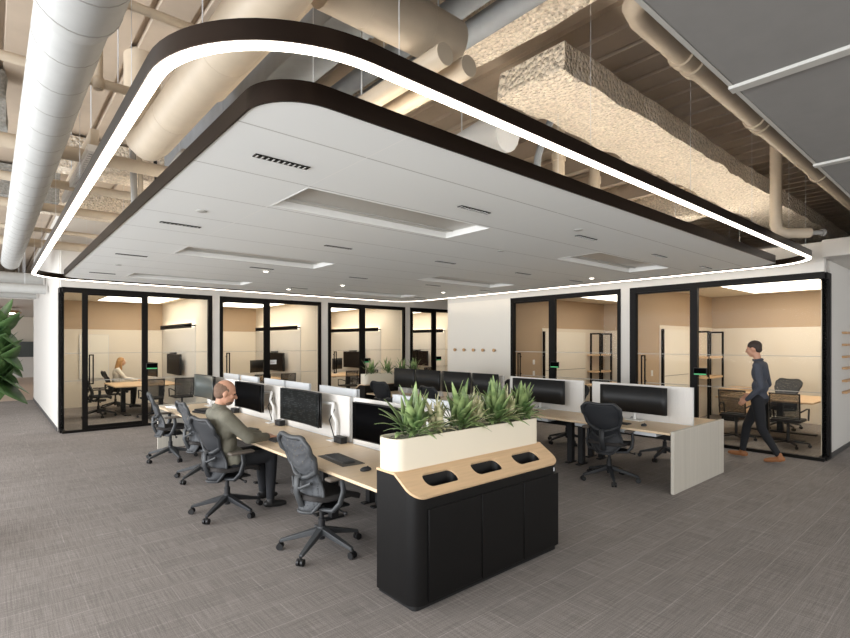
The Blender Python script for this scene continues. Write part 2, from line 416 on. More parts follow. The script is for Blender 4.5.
# offices: cross walls, back walls, ceilings
for i, (px, y0, y1) in enumerate(((3.97, YL+.121, 16.8), (6.88, YL+.121, 16.8), (9.76, YL+.121, 16.8), (12.66, YL+.121, 16.8))):
    sbox('wall_office_side', 'warm_wall', px, px+.08, y0, y1, 0, 3.0)
    sbox('trim_%d' % (10+i), 'white_wall', px-.012, px, 13.52, y1-.02, 0, 2.2)
sbox('wall_office_back', 'tan_wall', 1.121, 12.7, 16.8, 16.9, 0, 3.0)
for i, (x0, x1) in enumerate(((1.13, 3.95), (4.06, 6.86), (6.97, 9.74), (9.85, 12.64))):
    sbox('trim_%d' % (15+i), 'warm_wall', x0, x1, 16.78, 16.799, 0, 2.16)
    sbox('ceiling', 'office_ceiling', x0-.01, x1+.02, YL+.13, 16.795, 2.95, 2.99)
sbox('wall_office_side', 'tan_wall', XR+.121, 13.8, 7.80, 7.90, 0, 3.0)
sbox('wall_office_side', 'tan_wall', XR+.121, 13.8, 4.86, 4.94, 0, 3.0)
sbox('wall_office_back', 'tan_wall', 13.72, 13.8, 1.9, 7.8, 0, 3.0)
sbox('trim_20', 'warm_wall', 10.7, 13.70, 7.785, 7.799, 0, 2.16)
sbox('trim_21', 'warm_wall', 10.8, 13.70, 4.845, 4.859, 0, 2.16)
sbox('trim_22', 'warm_wall', 13.70, 13.719, 1.92, 4.84, 0, 2.14)
sbox('trim_23', 'warm_wall', 13.70, 13.719, 4.95, 7.78, 0, 2.14)
sbox('trim_24', 'warm_wall', XR+.40, 13.69, 1.901, 1.915, 0, 2.9)
sbox('ceiling', 'office_ceiling', XR+.125, 13.71, 4.945, 7.795, 2.92, 2.96)
sbox('ceiling', 'office_ceiling', XR+.125, 13.71, 1.915, 4.855, 2.92, 2.96)

# ------------------------------------------------------------------ glazed fronts (windows and sliding doors)
def wx(axis):
    """box helper along a wall: s = run, d = depth away from the open office"""
    if axis == 'x': return lambda b, s0, s1, d0, d1, z0, z1: b.box(s0, s1, YL+d0, YL+d1, z0, z1)
    return lambda b, s0, s1, d0, d1, z0, z1: b.box(XR+d0, XR+d1, s0, s1, z0, z1)
def glazed(num, axis, s0, s1, H, posts, panes, door, handle, ends=(.07, .07)):
    """perimeter frame and posts; fixed panes; one sliding door leaf with a bar handle"""
    B = wx(axis); w = struct('window_%d' % num)
    f = MB(); B(f, s0, s1, -.015, .06, H-.10, H); B(f, s0, s1, -.015, .06, 0, .05)
    if ends[0]: B(f, s0, s0+ends[0], -.015, .06, .05, H-.10)
    if ends[1]: B(f, s1-ends[1], s1, -.015, .06, .05, H-.10)
    f.build('window_frame', 'black_frame', w, smooth=0)
    for a, c in posts:
        p = MB(); B(p, a, c, -.015, .06, .05, H-.10); p.build('mullion', 'black_frame', w, smooth=0)
    for a, c in panes:
        p = MB(); B(p, a, c, .035, .045, .05, H-.10); gp = p.build('glass_pane', 'glass', w, smooth=0)
        for z in (1.57, 1.02):
            q = MB(); B(q, a, c, .030, .034, z, z+.012); q.build('pane_line', 'light_trim', gp, smooth=0)  # thin pale lines across each fixed pane
    d = struct('door_%d' % num); a, c = door
    f = MB(); B(f, a, c, .0, .04, H-.135, H-.10); B(f, a, c, .0, .04, .05, .12)
    B(f, a, a+.012, .0, .04, .12, H-.135); B(f, c-.012, c, .0, .04, .12, H-.135)
    f.build('door_frame', 'black_frame', d, smooth=0)
    p = MB(); B(p, a+.012, c-.012, .02, .03, .12, H-.135); gp = p.build('glass_pane', 'glass', d, smooth=0)
    for z in (1.57, 1.02):
        q = MB(); B(q, a+.012, c-.012, .014, .019, z, z+.012); q.build('pane_line', 'light_trim', gp, smooth=0)  # the same pale lines across the door pane
    sg = 1 if handle < (a+c)/2 else -1; h = MB(); u0, u1 = sorted((handle, handle+sg*.085))
    B(h, u0, u0+.022, -.055, -.033, .95, 1.55); B(h, u1-.022, u1, -.055, -.033, .95, 1.55)
    for z in (.95, 1.528): B(h, u0, u1, -.055, -.033, z, z+.022)
    for z in (1.05, 1.45): B(h, u0, u0+.022, -.034, .0, z, z+.022)
    h.build('pull_handle', 'black_frame', d, smooth=0)
# corner office on the left has a glass return round its corner
glazed(1, 'x', 1.07, 3.91, HL, [(1.395, 1.48), (2.47, 2.57)], [(1.10, 1.395), (2.57, 3.83)], (1.48, 2.47), 1.50, (.0, .09))
w = struct('window_7')
MB().box(1.04, 1.13, YL+.33, YL+.42, 0, HL).build('window_frame', 'black_frame', w, smooth=0)
MB().box(1.04, 1.13, YL+.10, YL+.33, HL-.10, HL).box(1.04, 1.13, YL+.10, YL+.33, 0, .05).build('head_rail', 'black_frame', w, smooth=0)
MB().box(1.075, 1.085, YL+.05, YL+.33, .05, HL-.10).build('glass_pane', 'glass', w, smooth=0)
glazed(2, 'x', 4.08, 6.75, HL, [(5.17, 5.31)], [(5.31, 6.64)], (4.15, 5.17), 4.22)
glazed(3, 'x', 6.96, 9.64, HL, [(8.00, 8.17)], [(8.17, 9.50)], (7.05, 8.00), 7.12)
glazed(4, 'x', 9.84, 12.66, HL, [(10.76, 10.92)], [(10.92, 12.57)], (9.95, 10.76), 10.02)
glazed(5, 'y', 5.01, 7.79, HR, [(6.54, 6.70)], [(5.09, 6.54)], (6.70, 7.68), 7.55)
glazed(6, 'y', 1.80, 4.82, HR, [(3.58, 3.70)], [(1.84, 3.58)], (3.70, 4.69), 4.58, (.0, .12))
w = struct('window_8')
MB().box(XR+.28, XR+.38, 1.78, 1.88, 0, HR).build('window_frame', 'black_frame', w, smooth=0)
MB().box(XR+.10, XR+.28, 1.78, 1.88, HR-.10, HR).box(XR+.10, XR+.28, 1.78, 1.88, 0, .05).build('head_rail', 'black_frame', w, smooth=0)
MB().box(XR+.05, XR+.28, 1.825, 1.835, .05, HR-.10).build('glass_pane', 'glass', w, smooth=0)

# ------------------------------------------------------------------ suspended cloud and LED ring
ZC, ZR = 2.95, 2.97
CX0, CX1, CY0, CY1, CR = .97, 8.88, 2.20, 11.02, .30
TROF = [(x, y) for x in (1.80, 5.94) for y in (3.41, 6.45, 9.49)]
TW, TH = 2.07, .70
cl = thing('ceiling_cloud', 'large white suspended ceiling raft with rounded corner and dark bronze rim', 'ceiling raft', (0, 0, 0))
out = rr(CX0+.012, CX1-.012, CY0+.012, CY1-.012, CR-.012)
hs = [[(x+.01, y+.03), (x+TW-.01, y+.03), (x+TW-.01, y+TH), (x+.01, y+TH)] for x, y in TROF]
b = MB().holes(out, hs, ZC)
for f in b.bm.faces:
    f.normal_update()
    if f.normal.z > 0: f.normal_flip()
b.build('ceiling_panel', 'cloud', cl, solid=.04, soff=-1, smooth=0, recalc=False)
o1, i1 = rr(CX0, CX1, CY0, CY1, CR), rr(CX0+.012, CX1-.012, CY0+.012, CY1-.012, CR-.012)
def ringband(o1, i1, z0, z1, tops=True):
    b = MB(); n = len(o1); V = [[b.bm.verts.new((x, y, z)) for x, y in L] for L, z in ((o1, z0), (o1, z1), (i1, z1), (i1, z0))]
    for i in range(n):
        j = (i+1) % n
        for k in range(4): b.bm.faces.new((V[k][i], V[k][j], V[(k+1)%4][j], V[(k+1)%4][i]))
    return b
ringband(o1, i1, ZC-.005, ZC+.10).build('rim', 'bronze', cl, smooth=40)
for x in (1.4, 3.8, 6.2, 8.4):
    for y in (2.6, 5.3, 8.0, 10.6): MB().cyl((x, y, ZC+.04), (x, y, DK+.02), .0018, seg=6).build('hanger_wire', 'silver', cl, smooth=0)

ou, iu = rr(CX0+1.0, CX1-.2, CY0+.12, CY1-.3, CR-.10), rr(CX0+1.09, CX1-.29, CY0+.21, CY1-.39, CR-.19)
ringband(ou, iu, ZC+.095, ZC+.102).build('uplight_strip', 'led_up', cl, smooth=40)
RX0, RX1, RY0, RY1, RR_ = .53, 9.24, 1.77, 11.56, .72
lr = thing('ring_pendant_light', 'huge dark rounded rectangle pendant with a continuous lit white strip around the raft', 'pendant light')
oo, ii = rr(RX0, RX1, RY0, RY1, RR_, 16), rr(RX0+.06, RX1-.06, RY0+.06, RY1-.06, RR_-.06, 16)
ringband(oo, ii, ZR+.004, ZR+.09).build('housing', 'bronze', lr, smooth=40)
od, idf = rr(RX0+.004, RX1-.004, RY0+.004, RY1-.004, RR_-.004, 16), rr(RX0+.057, RX1-.057, RY0+.057, RY1-.057, RR_-.057, 16)
ringband(od, idf, ZR-.006, ZR+.003).build('lit_diffuser', 'led', lr, smooth=40)
m_ = .03
for x, y in [(RX0+m_, y) for y in (3.0, 5.0, 7.0, 9.0, 10.6)] + [(RX1-m_, y) for y in (3.0, 5.0, 7.0, 9.0, 10.6)] + \
            [(x, RY0+m_) for x in (1.4, 3.0, 4.6, 6.2, 7.6, 8.4)] + [(x, RY1-m_) for x in (1.4, 4.0, 6.5, 8.3)]:
    MB().cyl((x, y, ZR+.09), (x, y, DK+.02), .0016, seg=6).build('suspension_cable', 'silver', lr, smooth=0)

# recessed unlit troffers
t0 = thing('recessed_light', '', 'recessed light', (0, 0, 0), 0, 'unlit recessed troffers in the raft')
L_, H_ = TW-.02, TH-.03
b = MB().box(0, L_, 0, .012, -.002, .09).box(0, L_, H_-.012, H_, -.002, .09).box(0, .012, .012, H_-.012, -.002, .09).box(L_-.012, L_, .012, H_-.012, -.002, .09)
b.build('trim_frame', 'white_metal', t0, smooth=0)
MB().box(.012, L_-.012, .012, H_-.012, .06, .09).build('lens', 'grey_lens', t0, smooth=0)
MB().box(.02, L_-.02, .12, .135, .05, .07).box(.02, L_-.02, H_-.135, H_-.12, .05, .07).build('divider_fins', 'light_trim', t0, smooth=0)
tl = ['unlit recessed troffer nearest the raft\'s rounded near corner', 'second unlit troffer back along the raft\'s left half, in front of the corner office',
      'rearmost unlit troffer in the raft\'s left half, close to the left glass wall', 'unlit troffer in the raft\'s right half nearest the dark rim',
      'middle unlit troffer of the raft\'s right half above the long right-hand bench', 'rearmost unlit troffer in the raft\'s right half near the inner room corner']
for i, (x, y) in enumerate(TROF):
    o = t0 if i == 0 else copy_tree(t0); o.location = (x+.01, y+.03, ZC); o['label'] = tl[i]
# slot diffusers
s0 = thing('slot_diffuser', '', 'air diffuser', (0, 0, 0), 0, 'short dark slot diffusers in the raft')
MB().box(0, .37, 0, .055, -.006, 0).build('slot_frame', 'black_frame', s0, smooth=0)
b = MB()
for k in range(10): b.box(.012+k*.036, .020+k*.036, .006, .049, -.010, -.006)
b.build('blades', 'light_trim', s0, smooth=0)
rows = ['nearest row', 'second row back', 'third row back', 'rearmost row']; cols = ['leftmost', 'second from the left', 'middle', 'fourth from the left', 'rightmost']
first = True
for j in range(4):
    for i in range(5):
        x, y = 1.24+1.79*i, 3.03+2.28*j
        if i == 4: x = 8.2
        if any(a-.4 < x < a+TW and c-.06 < y < c+TH for a, c in TROF): continue
        o = s0 if first else copy_tree(s0); first = False
        o.location = (x, y, ZC-.001); o['label'] = 'dark slot diffuser in the white raft, %s of the %s' % (cols[i], rows[j])
# small round downlights and sprinkler covers
d0 = thing('downlight', '', 'downlight', group='small round downlights in the raft')
MB().lathe([(.055, 0), (.055, -.006), (.042, -.008)], seg=20).build('trim_ring', 'white_metal', d0)
MB().lathe([(.038, -.008), (.036, -.011)], seg=16).build('lamp_lens', 'down', d0)
for i, (x, y, lab) in enumerate([(3.4, 7.9, 'tiny lit downlight behind the second troffer on the raft\'s left half'), (5.4, 8.8, 'tiny lit downlight in the rear middle of the raft'),
                                 (7.9, 8.5, 'tiny lit downlight in the raft above the five wall pegs'), (4.9, 10.2, 'tiny lit downlight near the raft\'s rear rim'),
                                 (8.2, 4.9, 'tiny lit downlight in the raft outside the right-hand glass room')]):
    o = d0 if i == 0 else copy_tree(d0); o.location = (x, y, ZC-.001); o['label'] = lab
p0 = None
for i, (x, y, lab) in enumerate([(1.42, 4.67, 'round white sprinkler cover at the raft\'s left edge'), (4.9, 4.2, 'round white sprinkler cover in the middle of the raft'),
                                 (1.45, 8.7, 'round white sprinkler cover toward the rear left of the raft'), (4.6, 2.9, 'round white sprinkler cover near the raft\'s right-hand rim')]):
    o = MB().lathe([(.045, 0), (.045, -.004), (.035, -.008)], seg=20).build('sprinkler_cover', 'light_trim') if i == 0 else p0.copy()
    if i: C.objects.link(o)
    p0 = o; o.location = (x, y, ZC-.001); tag(o, lab, 'sprinkler cover', 'sprinkler covers in the raft')

# ------------------------------------------------------------------ overhead services
def duct(name, label, cat, path, r, m, seams=None, group=None, seg=24, hang=None, ends=None):
    t = thing(name, label, cat, (0, 0, 0), 0, group)
    MB().tube(path, r, seg).build('duct_run' if 'duct' in name else 'pipe_run', m, t, smooth=40)
    if seams:
        a, c = Vector(path[0]), Vector(path[1]); d = (c-a).normalized(); L = (c-a).length; k = 0.25
        rr0 = (r if not hasattr(r, '__len__') else r[0])
        while k < L: 
            p = a+d*k; MB().tube([p-d*.004, p+d*.004], rr0+.0012, seg).build('seam_band', 'seam' if m == 'duct' else m, t, smooth=40); k += seams
    if hang:
        for p in hang:
            q = Vector(p); MB().cyl(q, (q.x, q.y, DK+.02), .005, seg=6).build('hanger_rod', 'silver', t, smooth=0)
    return t
t = duct('spiral_duct', 'big white spiral air duct running along the upper left edge', 'air duct', [(.33, -1, 3.5), (.33, 13.8, 3.5)], .165, 'duct', .42, hang=[(.33, y, 3.6) for y in (1, 3.6, 6.4, 9.2, 12)])
MB().cyl((.33, -1, 3.5), (.33, 3.02, 3.5), .195, seg=28).tube([(.33, 3.02, 3.5), (.33, 3.16, 3.5)], [.195, .168], 28).build('collar', 'duct', t, smooth=40)
for y in (2.7, 3.0): MB().tube([(.33, y, 3.5), (.33, y+.008, 3.5)], .197, 28).build('collar_band', 'seam', t, smooth=40)
duct('round_duct', 'cream round duct with an elbow end just inside the ring\'s left side', 'air duct',
     [(1.06, .6, 3.52), (1.06, 4.75, 3.52), (1.06, 4.95, 3.54), (1.06, 5.12, 3.62), (1.06, 5.2, 3.78), (1.06, 5.2, 4.42)], .15, 'duct_beige', 1.1)
duct('round_duct', 'cream round duct capped end above the ring\'s near corner, with two bands', 'air duct', [(1.27, 2.25, 3.62), (2.16, 2.25, 3.62)], .145, 'duct_beige', .4, hang=[(1.6, 2.25, 3.7), (2.05, 2.25, 3.7)])
duct('round_duct', 'short fat cream duct at the very top centre above the ring', 'air duct', [(-1.5, 1.6, 4.08), (1.05, 1.6, 4.08)], .2, 'duct_beige', .8, hang=[(.2, 1.6, 4.15)])
duct('round_duct', 'cream branch duct crossing the upper middle behind the ring', 'air duct', [(1.42, 1.2, 3.95), (1.42, 4.4, 3.95), (1.42, 4.6, 4.0), (1.42, 4.7, 4.42)], .13, 'duct_beige', .9)
t = thing('rectangular_duct', 'grey rectangular duct between the two cream ducts inside the ring', 'air duct')
MB().box(1.72, 2.05, 1.0, 7.2, 3.95, 4.25).build('duct_run', 'duct_grey', t, bevel=.01)
for y in (2.9, 5.0): MB().box(1.715, 2.055, y, y+.05, 3.94, 4.26).build('flange', 'duct_grey', t, smooth=0)
MB().cyl((1.9, 2, 4.2), (1.9, 2, DK+.02), .006, seg=6).cyl((1.9, 6, 4.2), (1.9, 6, DK+.02), .006, seg=6).build('hanger_rods', 'silver', t, smooth=0)
for i, (x, z, r, lab, m) in enumerate([(1.93, 3.40, .062, 'cream capped pipe poking out beside the round duct end, nearer of two', 'duct_beige'), (2.12, 3.40, .062, 'cream capped pipe poking out beyond the round duct end, farther of two', 'duct_beige'),
                                       (2.32, 3.98, .075, 'blue grey pipe at top centre, nearer of two', 'duct_grey'), (2.58, 3.98, .08, 'blue grey pipe at top centre beside the sprayed cross beam', 'duct_grey')]):
    y0 = 2.06 if i < 2 else -2
    duct('overhead_pipe', lab, 'pipe', [(x, y0, z), (x, 6.5 if i < 2 else 7.5, z)], r, m, hang=[(x, y, z) for y in (2.9, 5.8)], group='overhead pipes')
def firebeam(label, b0, m='fire', seed=0, amp=.05, res=.09):
    x0, x1, y0, y1, z0, z1 = b0
    b = MB(); b.box(*b0)
    mx = max(x1-x0, y1-y0)
    for ax, n, lo, hi in ((0, int((x1-x0)/res), x0, x1), (1, int((y1-y0)/res), y0, y1), (2, int((z1-z0)/res), z0, z1)):
        for k in range(1, max(n, 1)):
            p = [0, 0, 0]; p[ax] = lo+(hi-lo)*k/n; q = [0, 0, 0]; q[ax] = 1
            bmesh.ops.bisect_plane(b.bm, geom=b.bm.verts[:]+b.bm.edges[:]+b.bm.faces[:], plane_co=p, plane_no=q)
    c = Vector(((x0+x1)/2, (y0+y1)/2, (z0+z1)/2)); h = Vector(((x1-x0)/2, (y1-y0)/2, (z1-z0)/2))
    for v in b.bm.verts:
        d = v.co-c
        # soften the arrises, then lump the surface
        e = [abs(d[k])/h[k] for k in range(3)]
        lump = Vector((noise.noise(v.co*3.1+Vector((seed, 0, 0))), noise.noise(v.co*3.1+Vector((0, seed+9, 0))), noise.noise(v.co*3.1+Vector((0, 0, seed+17)))))
        fine = noise.noise(v.co*11)*.4
        v.co += lump*amp + Vector((0, 0, fine*amp*.5))
        if v.co.z > z1-.02: v.co.z = z1-.02+ (v.co.z-z1)*.05
    return tag(b.build('fireproofed_beam', m, smooth=80), label, 'ceiling beam')
firebeam('wide rough cream sprayed beam running back along the upper right', (3.2, 15.8, 2.14, 2.76, 3.80, 4.03), seed=1, amp=.03, res=.06)
firebeam('rough sprayed cross beam at top centre beside the blue grey pipes', (2.72, 2.98, -1.5, 9.5, 4.0, DK-.02), seed=5, amp=.02)
firebeam('grey sprayed beam in the dark upper left corner', (-3.0, .12, 6.2, 6.6, 3.85, DK-.02), 'fire_grey', 8, .03)
firebeam('grey sprayed beam farther back in the upper left corner', (-3.0, .8, 9.4, 9.75, 3.9, DK-.02), 'fire_grey', 11, .03)
firebeam('sprayed beam crossing behind the white grille on the left', (.5, 2.8, 7.6, 7.95, 3.95, DK-.02), 'fire', 14, .03)
firebeam('rough sprayed beam above the far end of the ring on the left', (.2, 2.8, 10.3, 10.6, 3.95, DK-.02), 'fire', 17, .03)
firebeam('sprayed beam crossing inside the ring over the rear of the raft', (3.2, 9.2, 7.3, 7.6, 3.95, DK-.02), 'fire', 23, .03)
firebeam('lumpy sprayed beam at the far right above the glass corner', (8.6, 8.95, 2.75, 7.2, 3.85, DK-.02), 'fire', 20, .05)
# steel purlins under the deck on the right
p0 = None
for i, x in enumerate((4.3, 5.2, 6.1, 7.0, 7.9)):
    if p0 is None:
        p0 = MB().box(-.05, .05, 2.78, 7.28, 4.12, 4.135).box(-.008, .008, 2.78, 7.28, 4.135, 4.36).box(-.05, .05, 2.78, 7.28, 4.36, DK-.003).build('steel_joist', 'deck', smooth=0); o = p0
    else: o = p0.copy(); C.objects.link(o)
    o.location = (x, 0, 0)
    tag(o, ['slim steel joist under the deck, nearest of five behind the wide sprayed beam', 'second slim steel joist behind the wide sprayed beam', 'middle of five slim steel joists behind the wide sprayed beam',
            'fourth slim steel joist behind the wide sprayed beam', 'farthest slim steel joist behind the wide sprayed beam'][i], 'joist', 'steel joists under the deck')
# service pipe on the right with collars and elbow
t = duct('overhead_pipe', 'beige pipe with collars along the edge of the grey ceiling, elbow at its near end', 'pipe',
         [(2.72, .3, 3.75), (2.72, 1.2, 3.75), (2.75, 1.33, 3.75), (2.85, 1.42, 3.75), (2.98, 1.45, 3.75), (12.5, 1.45, 3.75)], .075, 'duct_beige', hang=[(x, 1.45, 3.8) for x in (4.5, 7.5, 10)])
for x in (3.55, 3.72, 5.05, 5.2, 7.3): MB().cyl((x, 1.45, 3.75), (x+.08, 1.45, 3.75), .092, seg=20).build('collar', 'duct_beige', t, smooth=40)
t = duct('sprinkler_pipe', 'beige drop pipe with an elbow and sprinkler tip at the far right', 'pipe', [(7.72, 2.0, DK-.02), (7.72, 2.0, 3.0), (7.74, 1.98, 2.92), (7.80, 1.92, 2.89), (8.0, 1.72, 2.89)], .065, 'duct_beige')
t.location = (-.35, -.12, .25)
MB().cyl((8.0, 1.72, 2.89), (8.1, 1.62, 2.89), .03).cyl((8.1, 1.62, 2.89), (8.12, 1.60, 2.89), .045).build('sprinkler_tip', 'seam', t)
# conduits and thin pipes crossing on the left
for i, (y, z, r, x0, x1, lab) in enumerate([
    (3.6, 3.9, .03, -.5, 1.3, 'thin cream sprinkler pipe nearest the ring\'s left curve'), (4.5, 3.75, .035, -.4, .95, 'thin cream sprinkler pipe with a tee behind the white grille'),
    (6.2, 3.7, .07, -2, 2.7, 'cream pipe crossing the upper left behind the tee'), (7.2, 3.62, .05, -2, 2.7, 'cream pipe crossing under the sprayed beam on the left'),
    (8.9, 3.7, .06, -2, 2.7, 'cream pipe crossing the left side midway to the far wall'), (9.9, 3.55, .035, -2, 2.7, 'thin pipe crossing the left side near the far end of the ring'),
    (11.6, 3.6, .08, -2, 2.7, 'fat cream pipe crossing just before the left glass wall')]):
    t = duct('overhead_pipe', lab, 'pipe', [(x0, y, z), (x1, y, z)], r, 'duct_beige', hang=[(x0+.3, y, z), (x1-.2, y, z)], group='overhead pipes', seg=14)
    if i < 2:
        b = MB().cyl((.62, y, z-.05), (.62, y, DK-.01), r*.9, seg=12).ball((.62, y, z), r*1.5).build('tee_fitting', 'duct_beige', t)
for i, (y, z, r, x0, lab) in enumerate(((14.6, 3.02, .11, -3, 'white pipe low across the far left passage'), (15.4, 3.32, .14, -3, 'fat white duct across the far left passage'), (17.8, 3.1, .09, -3, 'white pipe farther down the left passage'))):
    duct('overhead_pipe', lab, 'pipe', [(x0, y, z), (.98, y, z)], r, 'duct', hang=[(-.5, y, z), (.6, y, z)], group='overhead pipes', seg=14)
t = thing('pendant_lamp', 'shallow round oak pendant lamp far down the left passage', 'pendant light', (.35, 25, 2.92))
MB().lathe([(.55, 0), (.6, .03), (.5, .10), (.1, .14)], seg=28).build('lamp_shade', 'hook', t)
MB().cyl((0, 0, -.012), (0, 0, 0), .45, seg=24).build('diffuser', 'down', t); MB().cyl((0, 0, .13), (0, 0, .24), .008, seg=6).build('cord', 'black', t)
# linear air grille hung by the ring
t = thing('linear_grille', 'small white slotted grille hanging beside the left of the ring', 'air grille', (.70, 5.7, 3.62))
b = MB().box(0, .13, 0, .02, -.02, .05).box(0, .13, 2.28, 2.3, -.02, .05).box(0, .015, .02, 2.28, -.02, .05).box(.115, .13, .02, 2.28, -.02, .05).box(.058, .072, .02, 2.28, -.02, .05)
b.build('grille_frame', 'white', t, smooth=0)
MB().box(.015, .115, .02, 2.28, .0, .01).build('dark_back', 'black', t, smooth=0)
b = MB()
for k in range(30): b.box(.015, .058, .06+k*.073, .085+k*.073, -.018, -.006)
b.build('louvre_blades', 'white', t, smooth=0)
MB().box(.03, .10, .05, 2.2, .05, .22).build('plenum_box', 'duct_beige', t, smooth=0)
b = MB()
for y in (.3, 1.9): b.cyl((.065, y, .2), (.065, y, DK-3.62+.02), .005, seg=6)
b.build('hanger_rods', 'silver', t, smooth=0)
# vertical stubs between ring and raft
q0 = None
for i, (x, y) in enumerate(((4.32, 2.95), (5.25, 3.1))):
    if q0 is None: q0 = MB().cyl((0, 0, 3.15), (0, 0, DK-.01), .06, seg=16).cyl((0, 0, 3.6), (0, 0, 3.68), .07, seg=16).build('drop_pipe', 'duct_beige'); o = q0
    else: o = q0.copy(); C.objects.link(o)
    o.location = (x, y, 0); tag(o, ['short cream vertical drop pipe above the raft rim, nearer of two', 'short cream vertical drop pipe above the raft rim, farther of two'][i], 'pipe', 'vertical drop pipes above the raft')
# flexible silver hose and cables above the raft's left edge
random.seed(3)
for i in range(3):
    P = [(1.32+.09*i+.1*math.sin(k*.5+i), 4.7+.22*k, 3.35+.28*math.sin(k*.55+i)) for k in range(9)]
    P = P + [(P[-1][0], P[-1][1]+.2, 4.42)]
    tag(MB().tube(P, .035-.008*i, 10).build('flexible_hose', ['seam', 'duct_beige', 'black'][i]), ['grey flexible hose looping above the raft\'s left rim', 'cream flexible hose looping above the raft\'s left rim', 'black cable looping above the raft\'s left rim'][i], 'hose')
for i, (x, y, r_) in enumerate(((3.6, 3.25, .16), (4.0, 2.9, .1))):
    P = [(x+.3*(k/8)**2, y+.1*math.sin(k*.6), 3.1+1.3*k/8) for k in range(9)]
    tag(MB().tube(P, .035, 10).build('flexible_hose', 'duct_grey'), ['grey hose rising above the raft between the ring and the two drop pipes', 'second grey hose rising above the raft beside the near drop pipe'][i], 'hose')
o = MB().tube([(3.6, 3.0+.28*k, 3.7+.05*math.sin(k*1.3)) for k in range(8)], [.16+.012*(k % 2) for k in range(8)], 16).build('flexible_duct', 'silver')
tag(o, 'crinkled silver flexible duct under the wide sprayed beam', 'air duct')
o = MB().cyl((3.6, 3.6, 3.8), (3.6, 3.6, DK+.02), .008, seg=6).build('hanger', 'silver', o)

# grey acoustic ceiling at the upper right, panel by panel with pale joints
gx = [-4.5, 1.09, 2.69, 4.28, 5.87, 7.46, 9.28]
gl = ['grey ceiling panel directly overhead, mostly above the frame', 'grey ceiling panel at the top edge of the photo', 'grey ceiling panel between the first two pale joints', 'grey ceiling panel beyond the second pale joint',
      'grey ceiling panel narrowing at the right edge', 'farthest grey ceiling panel by the right edge']
for i in range(6):
    o = MB().box(gx[i]+.01, gx[i+1]-.01, -3.9, .85, 3.0, 3.06).build('acoustic_ceiling_panel', 'grey_ceiling', bevel=.006)
    tag(o, gl[i], 'ceiling panel', 'grey acoustic panels at the upper right')
b = MB()
for x in gx[1:-1]: b.box(x-.03, x+.03, -3.9, .87, 2.985, 3.0).box(x-.01, x+.01, -3.9, .85, 3.0, 3.08)
b.box(-4.5, 9.28, .851, .87, 3.0, 3.08)
for x in gx[1:-1]:
    for y in (-2, .4): b.cyl((x, y, 3.05), (x, y, DK+.02), .006, seg=6)
tag(b.build('ceiling_joint_rails', 'light_trim', smooth=0), 'pale metal joint rails holding the grey ceiling panels', 'ceiling rail')

# ------------------------------------------------------------------ task chairs
def membrane_pts(nu=14, nv=16):
    P = []
    for j in range(nv+1):
        t = j/nv; z = .37+.635*t
        # half width: rounded lower pad, slight waist, wide shoulders
        w = .10+.12*math.sin(min(1, t/.28)*PI/2) if t < .28 else .22-.036*math.sin((t-.28)/.34*PI) if t < .62 else .22+.036*math.sin((t-.62)/.30*PI/2) if t < .92 else .256-.035*((t-.92)/.08)**2
        xb = -.205 + .045*math.sin(PI*min(1, t/.6)) - (.085*((t-.35)/.65)**1.5 if t > .35 else 0)
        row = []
        for i in range(nu+1):
            s = i/nu*2-1
            x = xb + .06*s*s*(1-.3*t) - (.03*abs(s)**3 if t > .8 else 0)
            zz = z + ((.030*s*s-.050*abs(s)**7) if t > .85 else 0)*(t-.85)/.15
            row.append((x, s*w*.98, zz))
        P.append(row)
    return P
MEMB = membrane_pts()
